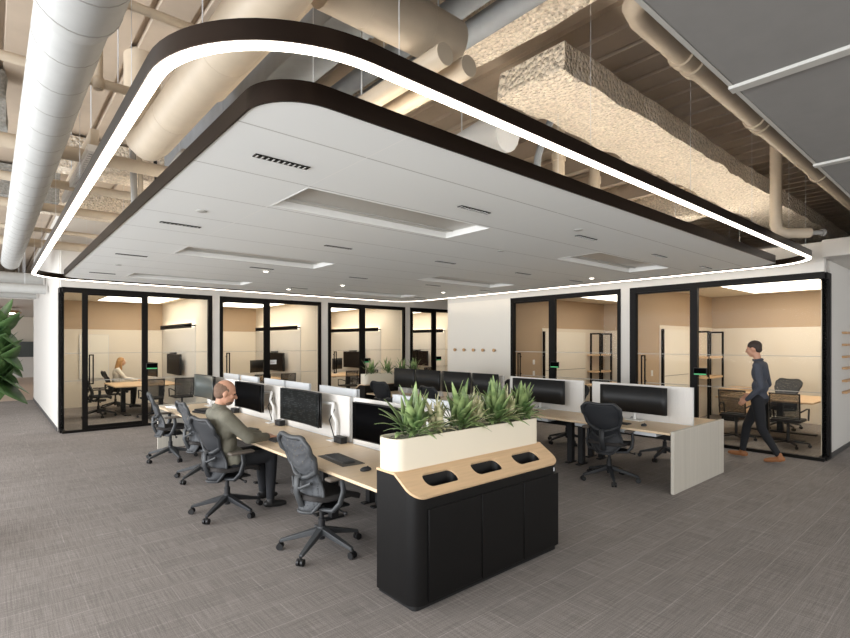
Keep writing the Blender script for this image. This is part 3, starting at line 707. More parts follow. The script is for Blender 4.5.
def task_chair(label, pal, group):
    fm, mm = pal
    t = thing('task_chair', label, 'chair', group=group)
    MB().grid(MEMB).build('backrest', mm, t, solid=.008, soff=0)
    nu = len(MEMB[0])-1
    k0 = 9
    loop = [Vector(MEMB[j][0]) for j in range(k0, len(MEMB))] + [Vector(p) for p in MEMB[-1][1:-1]] + [Vector(MEMB[j][nu]) for j in range(len(MEMB)-1, k0-1, -1)]
    v = Vector(MEMB[7][nu//2])+Vector((-.02, 0, 0))
    loop += [v.lerp(loop[-1], .55)+Vector((-.006, 0, -.012)), v, v.lerp(loop[0], .55)+Vector((-.006, 0, -.012))]
    MB().tube([p+Vector((-.006, 0, 0)) for p in loop], .021, 8, close=True).build('back_frame', fm, t, smooth=80)
    low = [Vector(MEMB[j][0]) for j in range(k0, -1, -1)] + [Vector(p) for p in MEMB[0][1:-1]] + [Vector(MEMB[j][nu]) for j in range(0, k0+1)]
    MB().tube([p+Vector((-.003, 0, 0)) for p in low], .014, 8).build('lower_rim', fm, t, smooth=80)
    MB().tube([v+Vector((-.01, 0, .02)), (-.235, 0, .66), (-.24, 0, .54), (-.20, 0, .43), (-.10, 0, .39), (.02, 0, .38)], [.036, .034, .036, .04, .04, .036], 10, flat=.6).build('spine', fm, t, smooth=60)
    MB().tube([(-.19, -.15, .63), (-.235, -.05, .58), (-.235, .05, .58), (-.19, .15, .63)], .013, 8).build('lumbar_bar', fm, t)
    # seat: rounded sling pad
    P = []
    for i in range(13):
        u = i/12; x = -.20+.46*u; row = []
        for j in range(11):
            s = j/10*2-1
            w = .235*(1-.18*(2*u-1)**4)
            z = .455+.018*s*s - .045*max(0, (u-.75)/.25)**2 + .02*max(0, (.2-u)/.2)
            row.append((x, s*w, z))
        P.append(row)
    MB().grid(P).build('seat', 'seat', t, solid=.04, soff=-1 if False else 1, smooth=60)
    MB().box(-.12, .12, -.10, .10, .37, .41).box(-.03, .16, -.20, .20, .385, .405).build('tilt_mechanism', 'chair_black', t, bevel=.008)
    MB().cyl((.04, -.19, .385), (.04, -.30, .375), .008, seg=8).ball((.04, -.31, .375), .016).build('lever', 'chair_black', t)
    MB().cyl((0, 0, .09), (0, 0, .27), .03, seg=14).cyl((0, 0, .27), (0, 0, .39), .02, seg=14).build('gas_column', 'chair_black', t)
    for s in (-1, 1):
        a = MB().tube([(-.08, .12*s, .39), (-.04, .25*s, .40), (.0, .29*s, .46), (.03, .295*s, .56), (.02, .285*s, .655)], [.024, .028, .032, .030, .024], 10, flat=.7).build('armrest', fm, t, smooth=60)
        MB().box(-.12, .14, .235*s if s > 0 else -.325, .325*s if s > 0 else -.235, .655, .685).build('arm_pad', 'arm_pad', a, bevel=.014)
    for k in range(5):
        an = 2*PI*k/5-.08; c, s = math.cos(an), math.sin(an)
        l = MB().bar((c*.02, s*.02, .165), (c*.355, s*.355, .078), .062, .055, .032, .026).build('base_leg', fm, t, bevel=.005)
        q = (c*.355, s*.355); n_ = Vector((-s, c, 0)); p = Vector((q[0], q[1], .03))
        MB().cyl(p+n_*.008, p+n_*.028, .029, seg=14).cyl(p-n_*.028, p-n_*.008, .029, seg=14).cyl(p, p+Vector((0, 0, .045)), .012, seg=8).build('caster', 'black', l)
    MB().cyl((0, 0, .12), (0, 0, .20), .044, .036, seg=16).build('hub', fm, t)
    return t
G1 = 'task chairs around the two benches'
c0 = task_chair('grey mesh task chair pulled out nearest the camera, beside the black recycling cabinet', ('chair', 'membrane'), G1)
c0.location = (2.17, 3.88, 0); c0.rotation_euler = (0, 0, .03)
dup(c0, (2.14, 6.95, 0), -.02, 'light grey empty task chair directly behind the seated man', G1)
dup(c0, (2.10, 8.42, 0), -.12, 'grey empty task chair at the far left end of the left bench', G1)
c1 = task_chair('dark task chair the man in the grey green shirt sits on', ('chair_dark', 'membrane_dark'), G1)
c1.location = (1.885, 5.36, 0); c1.rotation_euler = (0, 0, .12)
for x, y, a, lab in ((6.11, 3.40, .12, 'dark grey task chair in front of the wide black monitor by the panelled bench end'),
                     (6.20, 5.0, .05, 'dark task chair tucked under the right bench behind the big planter'),
                     (6.02, 6.55, -.1, 'dark task chair at the right bench seen just above the foreground plants'),
                     (6.05, 8.10, .1, 'dark task chair at the far end of the right bench below the distant planter'),
                     (7.85, 3.45, PI+.1, 'dark task chair on the hidden side of the right bench nearest the end panel'),
                     (7.80, 5.15, PI-.2, 'dark task chair on the hidden side of the right bench, second from the end panel'),
                     (7.85, 6.6, PI, 'dark task chair on the hidden side of the right bench, third from the end panel'),
                     (3.85, 3.85, PI+.1, 'dark task chair on the far side of the left bench just behind the big planter'),
                     (3.85, 5.4, PI, 'dark task chair on the far side of the left bench opposite the seated man'),
                     (3.85, 7.0, PI-.1, 'dark task chair on the far side of the left bench, opposite the third desk'),
                     (3.85, 8.5, PI, 'dark task chair on the far side of the left bench at its far end')):
    dup(c1, (x, y, 0), a, lab, G1)

# ------------------------------------------------------------------ benches
DH = .715; DP = 1.58
def desk(label):
    t = thing('desk', label, 'desk', group='bench desks')
    MB().box(0, .77, .004, DP-.004, DH-.026, DH).build('desktop', 'desk', t, bevel=.003)
    for y in (.05, DP-.13):
        l = MB().box(.47, .55, y, y+.08, .02, DH-.05).build('leg', 'black', t, bevel=.004)
        MB().box(.40, .62, y+.005, y+.075, 0, .02).build('foot', 'black', l, bevel=.004)
    MB().box(.44, .58, .06, DP-.06, DH-.075, DH-.026).build('cross_beam', 'black', t, smooth=0)
    MB().box(.12, .42, .22, DP-.22, DH-.09, DH-.027).build('underdesk_tray', 'silver', t, bevel=.01)
    MB().box(.60, .72, .15, DP-.15, DH-.20, DH-.13).box(.60, .61, .15, DP-.15, DH-.13, DH-.03).build('cable_tray', 'black', t, smooth=0)
    return t
la = ['nearest desk of the left bench, holding a dark keyboard mat, beside the black cabinet', 'left bench desk where the man is typing', 'left bench desk just beyond the seated man', 'farthest desk on the near side of the left bench']
lb = ['desk on the far side of the left bench right behind the big planter', 'desk on the far side of the left bench opposite the typing man', 'desk on the far side of the left bench, third from the planter', 'farthest desk on the hidden side of the left bench']
lc = ['right bench desk joined to the ribbed end panel', 'right bench desk second from the ribbed end panel', 'right bench desk third from the ribbed end panel', 'right bench desk under the far pair of monitors by the distant planter']
ld = ['hidden side desk of the right bench joined to the ribbed end panel', 'hidden side desk of the right bench, second from the end panel', 'hidden side desk of the right bench, third from the end panel', 'hidden side desk of the right bench next to the distant planter']
k0 = desk(la[0]); k0.location = (2.13, 2.99, 0)
for i in range(1, 4): dup(k0, (2.13, 2.99+DP*i, 0), 0, la[i])
for i in range(4): dup(k0, (3.73, 2.99+DP*(i+1), 0), PI, lb[i])
for i in range(4): dup(k0, (6.06, 2.60+DP*i, 0), 0, lc[i])
for i in range(4): dup(k0, (7.64, 2.60+DP*(i+1), 0), PI, ld[i])
for (x0, x1, y, lab) in ((6.06, 7.64, 2.555, 'ribbed pale grey end panel closing the right bench'), (2.13, 3.73, 9.315, 'pale end panel at the far end of the left bench')):
    tag(MB().box(x0, x1, y, y+.04, 0, DH+.02).build('end_panel', 'laminate', bevel=.003), lab, 'desk panel')
def divider(x, y0, y1, lab):
    t = thing('desk_divider', lab, 'desk screen', (x, (y0+y1)/2, DH), 0, 'white desk dividers')
    h = (y1-y0)/2
    MB().box(-.016, .016, -h, h, .012, .49).build('felt_panel', 'felt', t, bevel=.006)
    MB().box(-.019, .019, -h-.004, -h, -.0, .49).box(-.019, .019, h, h+.004, -.0, .49).box(-.019, .019, -h, h, 0, .012).build('edge_rail', 'white_metal', t, smooth=0)
nm = ['nearest', 'second', 'third', 'farthest']
for i in range(4):
    divider(2.93, 3.03+DP*i, 4.53+DP*i, ['white felt divider of the left bench beside the big planter', 'white felt divider of the left bench right beside the code screen\'s monitor arm', 'white felt divider behind the black monitor next to the man\'s face', 'white felt divider at the far end of the left bench'][i])
    divider(6.85, 2.65+DP*i, 4.07+DP*i, ['white felt divider behind the wide monitor at the ribbed bench end', 'white felt divider behind the monitor that touches the foreground plants', 'white felt divider of the right bench below the row of wall pegs', 'white felt divider of the right bench at the distant planter'][i])

# ------------------------------------------------------------------ monitors
def monitor(label, w, z0, z1, scr='screen', curve=.12, arm=None, back=None, stand=False, shell='black'):
    """local: screen faces -X, origin on the desktop"""
    t = thing('monitor', label, 'monitor', group='desk monitors')
    def sheet(x0, y_, za, zb, n=14):
        return [[(x0-curve*(y_*(i/n*2-1))**2*1.0, y_*(i/n*2-1), z) for i in range(n+1)] for z in (za, zb)]
    h = w/2; back = back or ('silver' if shell == 'silver' else 'black')
    MB().grid(sheet(0, h, z0, z1)).build('back_shell', back, t, solid=.016, soff=1, bevel=0, smooth=30)
    b = MB().grid(sheet(-.024, h, z0, z1)); b.build('bezel', shell, t, solid=.006, soff=1, smooth=30)
    b = MB().grid(sheet(-.0265, h-.008, z0+.012, z1-.008)); b.build('screen', scr, t, solid=.002, soff=0, smooth=30)
    zc = (z0+z1)/2
    if arm is not None:
        a = MB().tube([(.11, arm, .012), (.11, arm, .20)], .017, 12).tube([(.11, arm, .20), (.075, arm+.03, .30), (.11, arm+.06, .40)], .022, 10, flat=.7)
        a.tube([(.11, arm+.06, .40), (.10, arm*.5, .385), (.04, 0, zc)], .017, 10).build('monitor_arm', 'white', t, smooth=60)
        MB().box(.02, .15, arm-.06, arm+.06, 0, .012).build('arm_base', 'white', t, bevel=.004)
        MB().cyl((.02, 0, zc), (.05, 0, zc), .05).build('mount_plate', 'white', t)
        MB().tube([(.10, arm+.025, .03), (.055, arm+.055, .22), (.125, arm+.06, .33)], .006, 6).build('cable', 'black', t)
    if stand:
        MB().tube([(.05, 0, .01), (.06, 0, zc-.02), (.02, 0, zc)], [.02, .018, .02], 10).build('stand_neck', 'white', t)
        MB().box(-.02, .13, -.12, .12, 0, .012).build('stand_base', 'white', t, bevel=.005)
        MB().tube([(.05, .03, .3*z0), (.07, .05, .04), (.12, .10, .006)], .005, 6).build('cable', 'black', t)
    return t
def put(t, x, y, rz=0): t.location = (x, y, DH); t.rotation_euler = (0, 0, rz); return t
put(monitor('black monitor half hidden behind the near end of the big planter', .93, .12, .485, arm=-.55), 2.76, 3.77)
put(monitor('curved monitor showing dark lines of code, right of the man\'s hands', .96, .135, .515, 'code', arm=-.58), 2.76, 5.39)
put(monitor('curved blank monitor in front of the man\'s face with a white zigzag arm', .95, .14, .51, arm=-.50), 2.76, 6.92)
put(monitor('grey monitor with painted daylight sheen at the far end of the left bench', .98, .135, .52, 'grey_screen', curve=.2, stand=True), 2.78, 8.83)
sl = ['silver backed monitor behind the divider just left of the big planter', 'silver monitor back rising above the divider right of the code screen', 'silver monitor back above the divider left of the code screen', 'silver monitor back above the blank screen near the man\'s face',
      'silver monitor back above the divider, second from the far end', 'silver monitor back at the far end of the left bench']
for i, (y, w) in enumerate(((3.72, .86), (5.25, .84), (6.29, .70), (7.02, .68), (7.95, .7), (8.75, .7))):
    put(monitor(sl[i], w, .14, .535, curve=0 if i > 1 else .1, stand=True, shell='silver'), 3.14, y, PI)
put(monitor('wide black curved monitor nearest the ribbed end panel', .93, .115, .475, curve=.1, stand=True), 6.69, 3.37)
put(monitor('wide black monitor touching the right end of the foreground plants', .99, .115, .48, curve=.05, stand=True), 6.69, 4.95)
for y, w, sc, lab in ((6.09, .60, 'screen_brown', 'dark monitor right of the foursome behind the foreground plants'), (6.83, .74, 'screen', 'bluish black monitor, second from right of the foursome behind the plants'),
                      (7.645, .72, 'screen_brown', 'dark brown tinted monitor, second from left of the foursome'), (8.40, .68, 'screen_brown', 'dark brown tinted monitor beside the distant planter')):
    put(monitor(lab, w, .12, .52, sc, curve=0, stand=True), 6.69, y)
for y, w, lab in ((3.35, .8, 'monitor on the hidden side of the right bench by the end panel'), (4.9, .8, 'monitor on the hidden side of the right bench, second desk'), (6.5, .8, 'monitor on the hidden side of the right bench, third desk')):
    put(monitor(lab, w, .12, .44, curve=0, stand=True, shell='silver'), 7.02, y, PI)

# desk things
def mb_at(b, name, m, loc, lab, cat, group=None, rz=0, bevel=.004):
    o = b.build(name, m, bevel=bevel); o.location = loc; o.rotation_euler = (0, 0, rz); return tag(o, lab, cat, group)
for x, y, lab in ((2.83, 4.66, 'black power block at the divider foot beside the planter-end monitor'), (2.84, 6.16, 'black power block below the code monitor'), (2.84, 7.74, 'black power block below the blank monitor near the man\'s face')):
    t = thing('power_block', lab, 'power outlet', (x, y, DH), 0, 'black power blocks on the left bench')
    MB().box(-.04, .04, -.075, .075, 0, .07).build('housing', 'black', t, bevel=.006)
    MB().box(-.042, -.04, -.055, -.01, .02, .05).box(-.042, -.04, .01, .055, .02, .05).build('sockets', 'chair_dark', t, smooth=0)
mb_at(MB().box(-.11, .11, -.26, .26, 0, .004), 'desk_mat', 'cushion_mat', (2.42, 3.98, DH), 'dark grey felt desk mat on the nearest desk of the left bench', 'desk mat', rz=-.08)
def keyboard(lab, loc, rz):
    t = thing('keyboard', lab, 'keyboard', loc, rz, 'keyboards')
    MB().box(-.06, .06, -.20, .20, 0, .014).build('case', 'keyboard', t, bevel=.005)
    b = MB()
    for i in range(5):
        for j in range(14): b.box(-.052+i*.021, -.035+i*.021, -.19+j*.0272, -.168+j*.0272, .014, .018)
    b.build('keys', 'chair_dark', t, smooth=0)
keyboard('grey keyboard lying on the dark desk mat of the nearest desk', (2.41, 3.99, DH+.004), -.08)
keyboard('grey keyboard under the man\'s hands', (2.36, 5.31, DH), 0)
keyboard('dark keyboard behind the chair at the ribbed bench end', (6.30, 3.42, DH), 0)
keyboard('dark keyboard at the planter end of the right bench', (6.30, 5.1, DH), 0)
def mouse(lab, loc):
    t = thing('computer_mouse', lab, 'mouse', loc, 0, 'computer mice')
    b = MB().ball((0, 0, .012), (.055, .032, .022)); 
    for v in b.bm.verts: v.co.z = max(v.co.z, 0)
    b.build('body', 'chair_dark', t); MB().cyl((.02, -.004, .032), (.02, .004, .032), .007, seg=8).build('scroll_wheel', 'black', t)
mouse('dark mouse on a white pad next to the planter on the nearest desk', (2.37, 3.50, DH))
mouse('dark mouse under the wide monitor at the ribbed bench end', (6.34, 3.05, DH))
mouse('dark mouse on the right bench at the edge of the foreground plants', (6.33, 4.72, DH))
mb_at(MB().box(-.035, .035, -.075, .075, 0, .009), 'phone', 'black', (2.33, 5.95, DH), 'black phone lying on the desk beside the man\'s arm', 'phone', rz=.3)
mb_at(MB().box(-.07, .07, -.10, .10, 0, .012), 'notebook', 'chair_dark', (2.42, 6.10, DH), 'dark notebook on the desk past the man\'s elbow', 'notebook', rz=.2)
for i, (x, y, r, lab) in enumerate(((3.45, 4.0, .2, 'white papers on the hidden side of the left bench behind the planter'), (3.5, 5.0, -.3, 'white papers spread behind the foreground plants'), (2.35, 9.0, .3, 'pile of white papers at the far left end of the left bench'))):
    b = MB().box(-.11, .11, -.15, .15, 0, .012).box(-.10, .12, -.14, .16, .012, .02, .2)
    mb_at(b, 'paper_stack', 'paper', (x, y, DH), lab, 'papers', rz=r, bevel=0)
mb_at(MB().box(-.12, .12, -.16, .16, 0, .03).box(-.10, .1, -.14, .14, .03, .055), 'dark_bag', 'black', (2.50, 8.05, DH), 'dark folded bag on the desk between the two empty left chairs', 'bag', rz=.3, bevel=.012)

# ------------------------------------------------------------------ recycling cabinet and planter
def cabinet(label):
    """local: x 0..1.64 along its front, y 0 front .. .42 back"""
    t = thing('recycling_cabinet', label, 'recycling cabinet')
    Lc, Dc, R = 1.64, .42, .10
    foot = [(Lc, Dc), (0, Dc), (0, .22), (0, R)] + [(R-R*math.cos(PI/2*k/8), R-R*math.sin(PI/2*k/8)) for k in range(1, 9)] + \
           [(Lc-R+R*math.sin(PI/2*k/8), R-R*math.cos(PI/2*k/8)) for k in range(0, 9)] + [(Lc, .22)]
    zt = lambda y: .735+min(y, .22)/.22*.135
    b = MB(); a = [b.bm.verts.new((x, y, .03)) for x, y in foot]; c = [b.bm.verts.new((x, y, zt(y))) for x, y in foot]; n = len(foot)
    b.bm.faces.new(a[::-1])
    for i in range(n): b.bm.faces.new((a[i], a[(i+1)%n], c[(i+1)%n], c[i]))
    b.bm.faces.new((c[0], c[1], c[2], c[-1]))
    b.build('carcass', 'black_lam', t, smooth=40)
    inset = [(min(max(x, .02), Lc-.02), min(max(y, .02), Dc)) for x, y in foot]
    MB().prism(inset, 0, .03).build('plinth', 'black', t, smooth=40)
    # sloped oak top with three rounded openings
    front = [p for p in foot if p[1] <= .22+1e-6]
    outer = [(0, .22)] + [p for p in front if p not in ((0, .22), (Lc, .22))] + [(Lc, .22)]
    hs = [rr(x-.155, x+.155, .062, .168, .048, 6) for x in (.335, .82, 1.305)]
    b = MB().holes(outer, hs, 0)
    for v in b.bm.verts: v.co.z = zt(v.co.y)+.002
    for f in b.bm.faces:
        f.normal_update()
        if f.normal.z < 0: f.normal_flip()
    b.build('oak_top', 'oak', t, solid=.018, soff=1, smooth=0, recalc=False)
    b = MB(); b.box(-.004, Lc+.004, .205, Dc, .872, .890); b.build('oak_ledge', 'oak', t, bevel=.003)
    for h in hs:
        b = MB(); k = len(h)
        V = [[b.bm.verts.new((x, y, z if z is not None else zt(y)+.004)) for x, y in h] for z in (None, .56)]
        for i in range(k): b.bm.faces.new((V[0][i], V[0][(i+1)%k], V[1][(i+1)%k], V[1][i]))
        b.bm.faces.new(V[1]); b.build('bin_opening', 'hole', t, smooth=40)
    for x0, x1 in ((.12, .635), (.645, 1.125), (1.135, 1.60)):
        d = MB().box(x0, x1, -.012, 0, .05, .665).build('door', 'black_lam', t, bevel=.002)
    MB().box(1.545, 1.555, -.004, 0, .685, .715).build('lock', 'silver', t, smooth=0)
    return t
def planter(label):
    t = thing('planter_box', label, 'planter')
    o, i_ = rr(0, 1.64, 0, .24, .09, 8), rr(.012, 1.628, .012, .228, .078, 8)
    b = MB(); n = len(o); V = [[b.bm.verts.new((x, y, z)) for x, y in L] for L, z in ((o, .0), (o, .222), (i_, .222), (i_, .12))]
    for k in range(n):
        j = (k+1) % n
        for q in range(3): b.bm.faces.new((V[q][k], V[q][j], V[q+1][j], V[q+1][k]))
    b.bm.faces.new(V[0]); b.build('box', 'planter', t, smooth=40)
    b = MB(); rows = []
    for a in range(41):
        rows.append([(.02+1.60*a/40, .02+.20*c/8, .200+.022*noise.noise(Vector((a*.9, c*.9, 2)))) for c in range(9)])
    s_ = b.grid(rows).build('moss', 'soil', t); s_['kind'] = 'stuff'
    return t
cb = cabinet('black recycling cabinet with sloping oak top and three openings, in the foreground'); cb.location = (2.10, 2.54, 0)
pl_ = planter('long cream planter of leafy plants standing on the foreground cabinet'); pl_.location = (2.10, 2.74, .890)
cb2 = dup(cb, (7.68, 9.37, 0), PI, 'black recycling cabinet carrying the distant planter behind the right bench')
pl2 = dup(pl_, (7.68, 9.17, .890), PI, 'pale distant planter at the far end of the right bench')

def leaf(b, base, az, el, L, w, droop, fold=.25, n=7):
    c, s = math.cos(az), math.sin(az); p = Vector(base); side = Vector((-s, c, 0)); rows = []; e = el
    for i in range(n+1):
        t = i/n; ww = w*(math.sin(PI*min(1, .10+.9*t**.75)))**.85 if t < 1 else .0
        ww = max(ww, .0015); up = Vector((-math.sin(e)*c, -math.sin(e)*s, math.cos(e)))
        rows.append((p+side*ww+up*ww*fold, p.copy(), p-side*ww+up*ww*fold))
        d = Vector((math.cos(e)*c, math.cos(e)*s, math.sin(e))); p = p+d*(L/n); e -= droop/n
    b.grid(rows)
def plant(label, loc, h, seed, m, n=24, group=None, wide=.026):
    random.seed(seed); t = thing('leafy_plant', label, 'plant', loc, 0, group); b = MB()
    crowns = [(.0, .0), (.055, .03), (-.05, .035), (.0, -.045)]
    for k in range(n):
        f = (k//4)/(n/4); cx, cy = crowns[k % 4]; az = k*2.4+random.uniform(-.5, .5); sc = (1, .86, .9, .76)[k % 4]
        el = 1.5-1.15*f+random.uniform(-.2, .16)
        leaf(b, (cx+.010*math.cos(az), cy+.010*math.sin(az), .015+.08*(1-f)), az, el, sc*h*random.uniform(.72, 1.0)*(1-.15*f), wide*random.uniform(.6, 1.1), .15+1.0*f, .13)
    b.build('foliage', m, t, smooth=80, solid=.0016, soff=0)
    MB().tube([(0, 0, -.02), (0, 0, .14)], [.014, .010], 8).build('stem', 'leaf', t)
    return t
GP = 'plants in the long foreground planter'
ZP = .890+.195
for i, (x, h, lab, m, n) in enumerate(((2.36, .34, 'upright green leafy plant at the left end of the foreground planter', 'leaf', 30), (2.60, .25, 'pale variegated plant next to the leftmost green one', 'leaf_pale', 26),
        (2.84, .36, 'tall green plant second from left in the foreground planter', 'leaf', 30), (3.03, .25, 'pale spiky variegated plant in the middle of the foreground planter', 'leaf_pale', 30),
        (3.27, .37, 'tall broad leaved green plant third from left in the foreground planter', 'leaf', 34), (3.45, .25, 'pale variegated plant near the right end of the foreground planter', 'leaf_pale', 24),
        (3.62, .32, 'green leafy plant at the right end of the foreground planter', 'leaf', 32))):
    plant(lab, (x, 2.86+(.03 if i % 2 else 0), ZP), h, 20+i, m, n+18, GP, .034 if m == 'leaf' else .022)
GQ = 'plants in the distant planter'
for i, (x, lab) in enumerate(((6.28, 'small dark green plant at the left end of the distant planter'), (6.72, 'second dark green plant from the left in the distant planter'), (7.12, 'third dark green plant from the left in the distant planter'), (7.5, 'dark green plant at the right end of the distant planter'))):
    plant(lab, (x, 9.05, ZP), .36, 40+i, 'leaf', 22, GQ, .03)

# fiddle leaf tree at the left edge
t = thing('potted_tree', 'broad leaved indoor tree reaching in at the left edge', 'plant', (-.50, 6.0, 0))
MB().lathe([(.16, 0), (.2, .02), (.23, .42), (.21, .42), (.2, .38)], seg=24).build('pot', 'terra', t)
MB().tube([(0, 0, .3), (.14, .02, .8), (.46, 0, 1.3), (.50, 0, 1.7), (.50, 0, 2.0)], [.028, .024, .018, .014, .01], 10).build('trunk', 'bark', t)
random.seed(12); b = MB()
for k in range(64):
    z = 1.4+.55*k/64; az = k*2.4; 
    q = .50; leaf(b, (q+.05*math.cos(az), .05*math.sin(az), z), az, random.choice((-.9, -.6, .8, 1.0))+random.uniform(-.2, .2), random.uniform(.24, .34), random.uniform(.09, .125), random.uniform(-.2, .4), .05, 8)
b.build('foliage', 'leaf_fig', t, smooth=80, solid=.002, soff=0)

# ------------------------------------------------------------------ office interiors
def table(label, x0, x1, y0, y1):
    t = thing('meeting_table', label, 'table', (x0, y0, 0), 0, 'meeting tables in the glass offices'); L, D = x1-x0, y1-y0
    MB().box(0, L, 0, D, .71, .74).build('table_top', 'oak', t, bevel=.006)
    for x in (.25, L-.35):
        MB().box(x, x+.10, D/2-.05, D/2+.05, .03, .71).box(x-.02, x+.12, .18, D-.18, 0, .03).box(x, x+.10, .2, D-.2, .68, .71).build('leg', 'black', t, bevel=.004)
    return t
def meeting_chair(label):
    """low rectangular framed mesh back, star base; faces +X"""
    t = thing('meeting_chair', label, 'chair', group='low backed meeting chairs in the glass offices')
    b = MB()
    P = [(-.19, -.21, .50), (-.24, -.215, .92), (-.24, .215, .92), (-.19, .21, .50)]
    b.tube(P, .016, 8, close=True); b.build('back_frame', 'chair_black', t)
    MB().grid([[(-.192, -.2, .52), (-.192, .2, .52)], [(-.205, -.2, .62), (-.205, .2, .62)], [(-.238, -.205, .91), (-.238, .205, .91)]]).build('backrest', 'membrane_open', t, solid=.006, soff=0)
    MB().box(-.20, .24, -.22, .22, .43, .48).build('seat', 'seat', t, bevel=.02)
    for s in (-1, 1):
        MB().tube([(-.20, .22*s, .62), (.0, .26*s, .66), (.16, .26*s, .65), (.17, .25*s, .45)], .014, 8).build('armrest', 'chair_black', t)
    MB().cyl((0, 0, .06), (0, 0, .43), .025, seg=12).build('gas_column', 'chair_black', t)
    for k in range(5):
        an = 2*PI*k/5; c, s = math.cos(an), math.sin(an)
        l = MB().bar((0, 0, .10), (c*.30, s*.30, .07), .05, .035, .028, .02).build('base_leg', 'chair_black', t)
        MB().cyl((c*.30-s*.015, s*.30+c*.015, .027), (c*.30+s*.015, s*.30-c*.015, .027), .027, seg=12).cyl((c*.3, s*.3, .04), (c*.3, s*.3, .075), .01, seg=8).build('caster', 'black', l)
    return t
def tv(label, loc, w, h, rz=0):
    t = thing('wall_screen', label, 'screen', loc, rz, 'wall screens in the glass offices')
    MB().box(-.06, 0, -w/2, w/2, -h/2, h/2).build('case', 'black', t, bevel=.008)
    MB().box(-.063, -.06, -w/2+.015, w/2-.015, -h/2+.015, h/2-.015).build('screen', 'screen_brown', t, smooth=0)
    MB().box(-.001, .10, -.25, .25, -.15, .15).build('wall_mount', 'black', t, smooth=0)
    MB().box(-.09, -.01, -.20, .20, h/2+.004, h/2+.05).build('camera_bar', 'black', t, bevel=.01)
    return t
def light_shelf(label, px):
    t = thing('wall_light', label, 'wall light', (px, 15.05, 2.23), 0, 'long dark wall lights in the glass offices')
    MB().box(-.10, 0, -1.52, 1.52, -.02, .02).box(-.10, -.085, -1.52, 1.52, -.06, .06).build('housing', 'black_frame', t, smooth=0)
    MB().box(-.08, -.01, -1.5, 1.5, .021, .025).build('uplight_strip', 'shelf_light', t, smooth=0)
    MB().box(-.08, -.01, -1.5, 1.5, -.025, -.021).build('downlight_strip', 'shelf_light', t, smooth=0)
def panel_light(label, loc, sx, sy, rz=0):
    t = thing('ceiling_light', label, 'ceiling light', loc, 0, 'lit ceiling panels in the glass offices')
    MB().box(-sx/2-.02, sx/2+.02, -sy/2-.02, sy/2+.02, -.012, 0).build('light_frame', 'white_metal', t, smooth=0)
    MB().box(-sx/2, sx/2, -sy/2, sy/2, -.016, -.0121).build('diffuser', 'office_light', t, smooth=0)
on = ['left corner glass office', 'second glass office from the left', 'third glass office from the left', 'rearmost glass office']
mc = None
for i, px in enumerate((3.97, 6.88, 9.76, 12.66)):
    light_shelf('long dark wall light glowing up and down in the %s' % on[i], px-.013)
    panel_light('lit ceiling panel of the %s' % on[i], (px-1.0, 14.6, 2.95), 1.5, 3.2)
    tv('big dark wall screen in the %s' % on[i], (px-.12, 14.95, 1.20), 1.25, .56)
    table('oak topped meeting table in the %s' % on[i], px-1.72, px-.25, 13.85, 15.45)
    a = {0: [(2.95, 13.45, PI/2, 'left low backed chair before the table'), (3.62, 13.45, PI/2, 'right low backed chair before the table')],
         1: [(5.60, 13.45, PI/2, 'left low backed chair before the table'), (6.35, 13.45, PI/2, 'right low backed chair before the table')],
         2: [(8.45, 13.45, PI/2, 'left low backed chair before the table'), (9.2, 13.45, PI/2, 'right low backed chair before the table')],
         3: [(11.6, 13.45, PI/2, 'low backed chair before the table')]}[i]
    for x, y, r, lab in a:
        lab = lab + ', in the ' + on[i]
        if mc is None: mc = meeting_chair(lab); mc.location = (x, y, 0); mc.rotation_euler = (0, 0, r)
        else: dup(mc, (x, y, 0), r, lab)
    if i < 3:
        m_ = monitor('dark monitor standing on the meeting table in the %s' % on[i], .62, .15, .52, 'screen_brown', curve=0, stand=True)
        m_.location = ((3.30, 6.15, 8.95)[i], 14.95, .74); m_.rotation_euler = (0, 0, PI/2+.5 if i else .15); m_['group'] = 'monitors in the glass offices'
G3 = 'task chairs in the glass offices'
dup(c1, (1.98, 14.35, 0), -.15, 'dark task chair at the free end of the table in the left corner office', G3)
dup(c1, (5.0, 14.6, 0), .3, 'dark task chair at the free end of the table in the office behind the man', G3)
wb = thing('whiteboard', 'white board on the back wall of the left corner office', 'whiteboard', (1.88, 16.77, .8))
MB().box(0, .67, -.02, 0, 0, 1.2).build('board', 'whiteboard', wb, smooth=0)
MB().box(-.015, 0, -.025, 0, 0, 1.2).box(.67, .685, -.025, 0, 0, 1.2).box(-.015, .685, -.025, 0, 1.2, 1.215).box(-.015, .685, -.025, 0, -.015, 0).build('board_frame', 'white_metal', wb, smooth=0)
# right-hand offices
def board2(label, x0, x1, y):
    t = thing('whiteboard', label, 'whiteboard', (x0, y, .10)); L = x1-x0
    MB().box(0, L, -.025, 0, 0, .96).box(0, L, -.025, 0, .975, 1.97).build('board', 'whiteboard', t, smooth=0)
    MB().box(-.05, 0, -.05, 0, -.1, 1.98).build('side_rail', 'black_frame', t, smooth=0)
    MB().box(0, L, -.02, 0, .961, .974).build('joint_strip', 'seam', t, smooth=0)
board2('tall white board with a dark edge in the office beside the brick wall', 10.75, 12.66, 7.784)
board2('tall white board with a dark edge in the right corner office behind its door', 10.9, 12.2, 4.844)
def shelves(label, x0, x1, y):
    t = thing('shelving_unit', label, 'shelves', (x0, y, 0)); L = x1-x0
    for x in (0, L):
        MB().box(x-.02, x+.02, -.32, -.28, 0, 2.06).box(x-.02, x+.02, -.04, 0, 0, 2.06).box(x-.02, x+.02, -.28, -.04, 2.02, 2.06).build('upright', 'black_frame', t, smooth=0)
    for z in (.95, 1.42):
        MB().box(-.18, L+.06, -.31, -.01, z, z+.045).build('shelf', 'oak', t, bevel=.003)
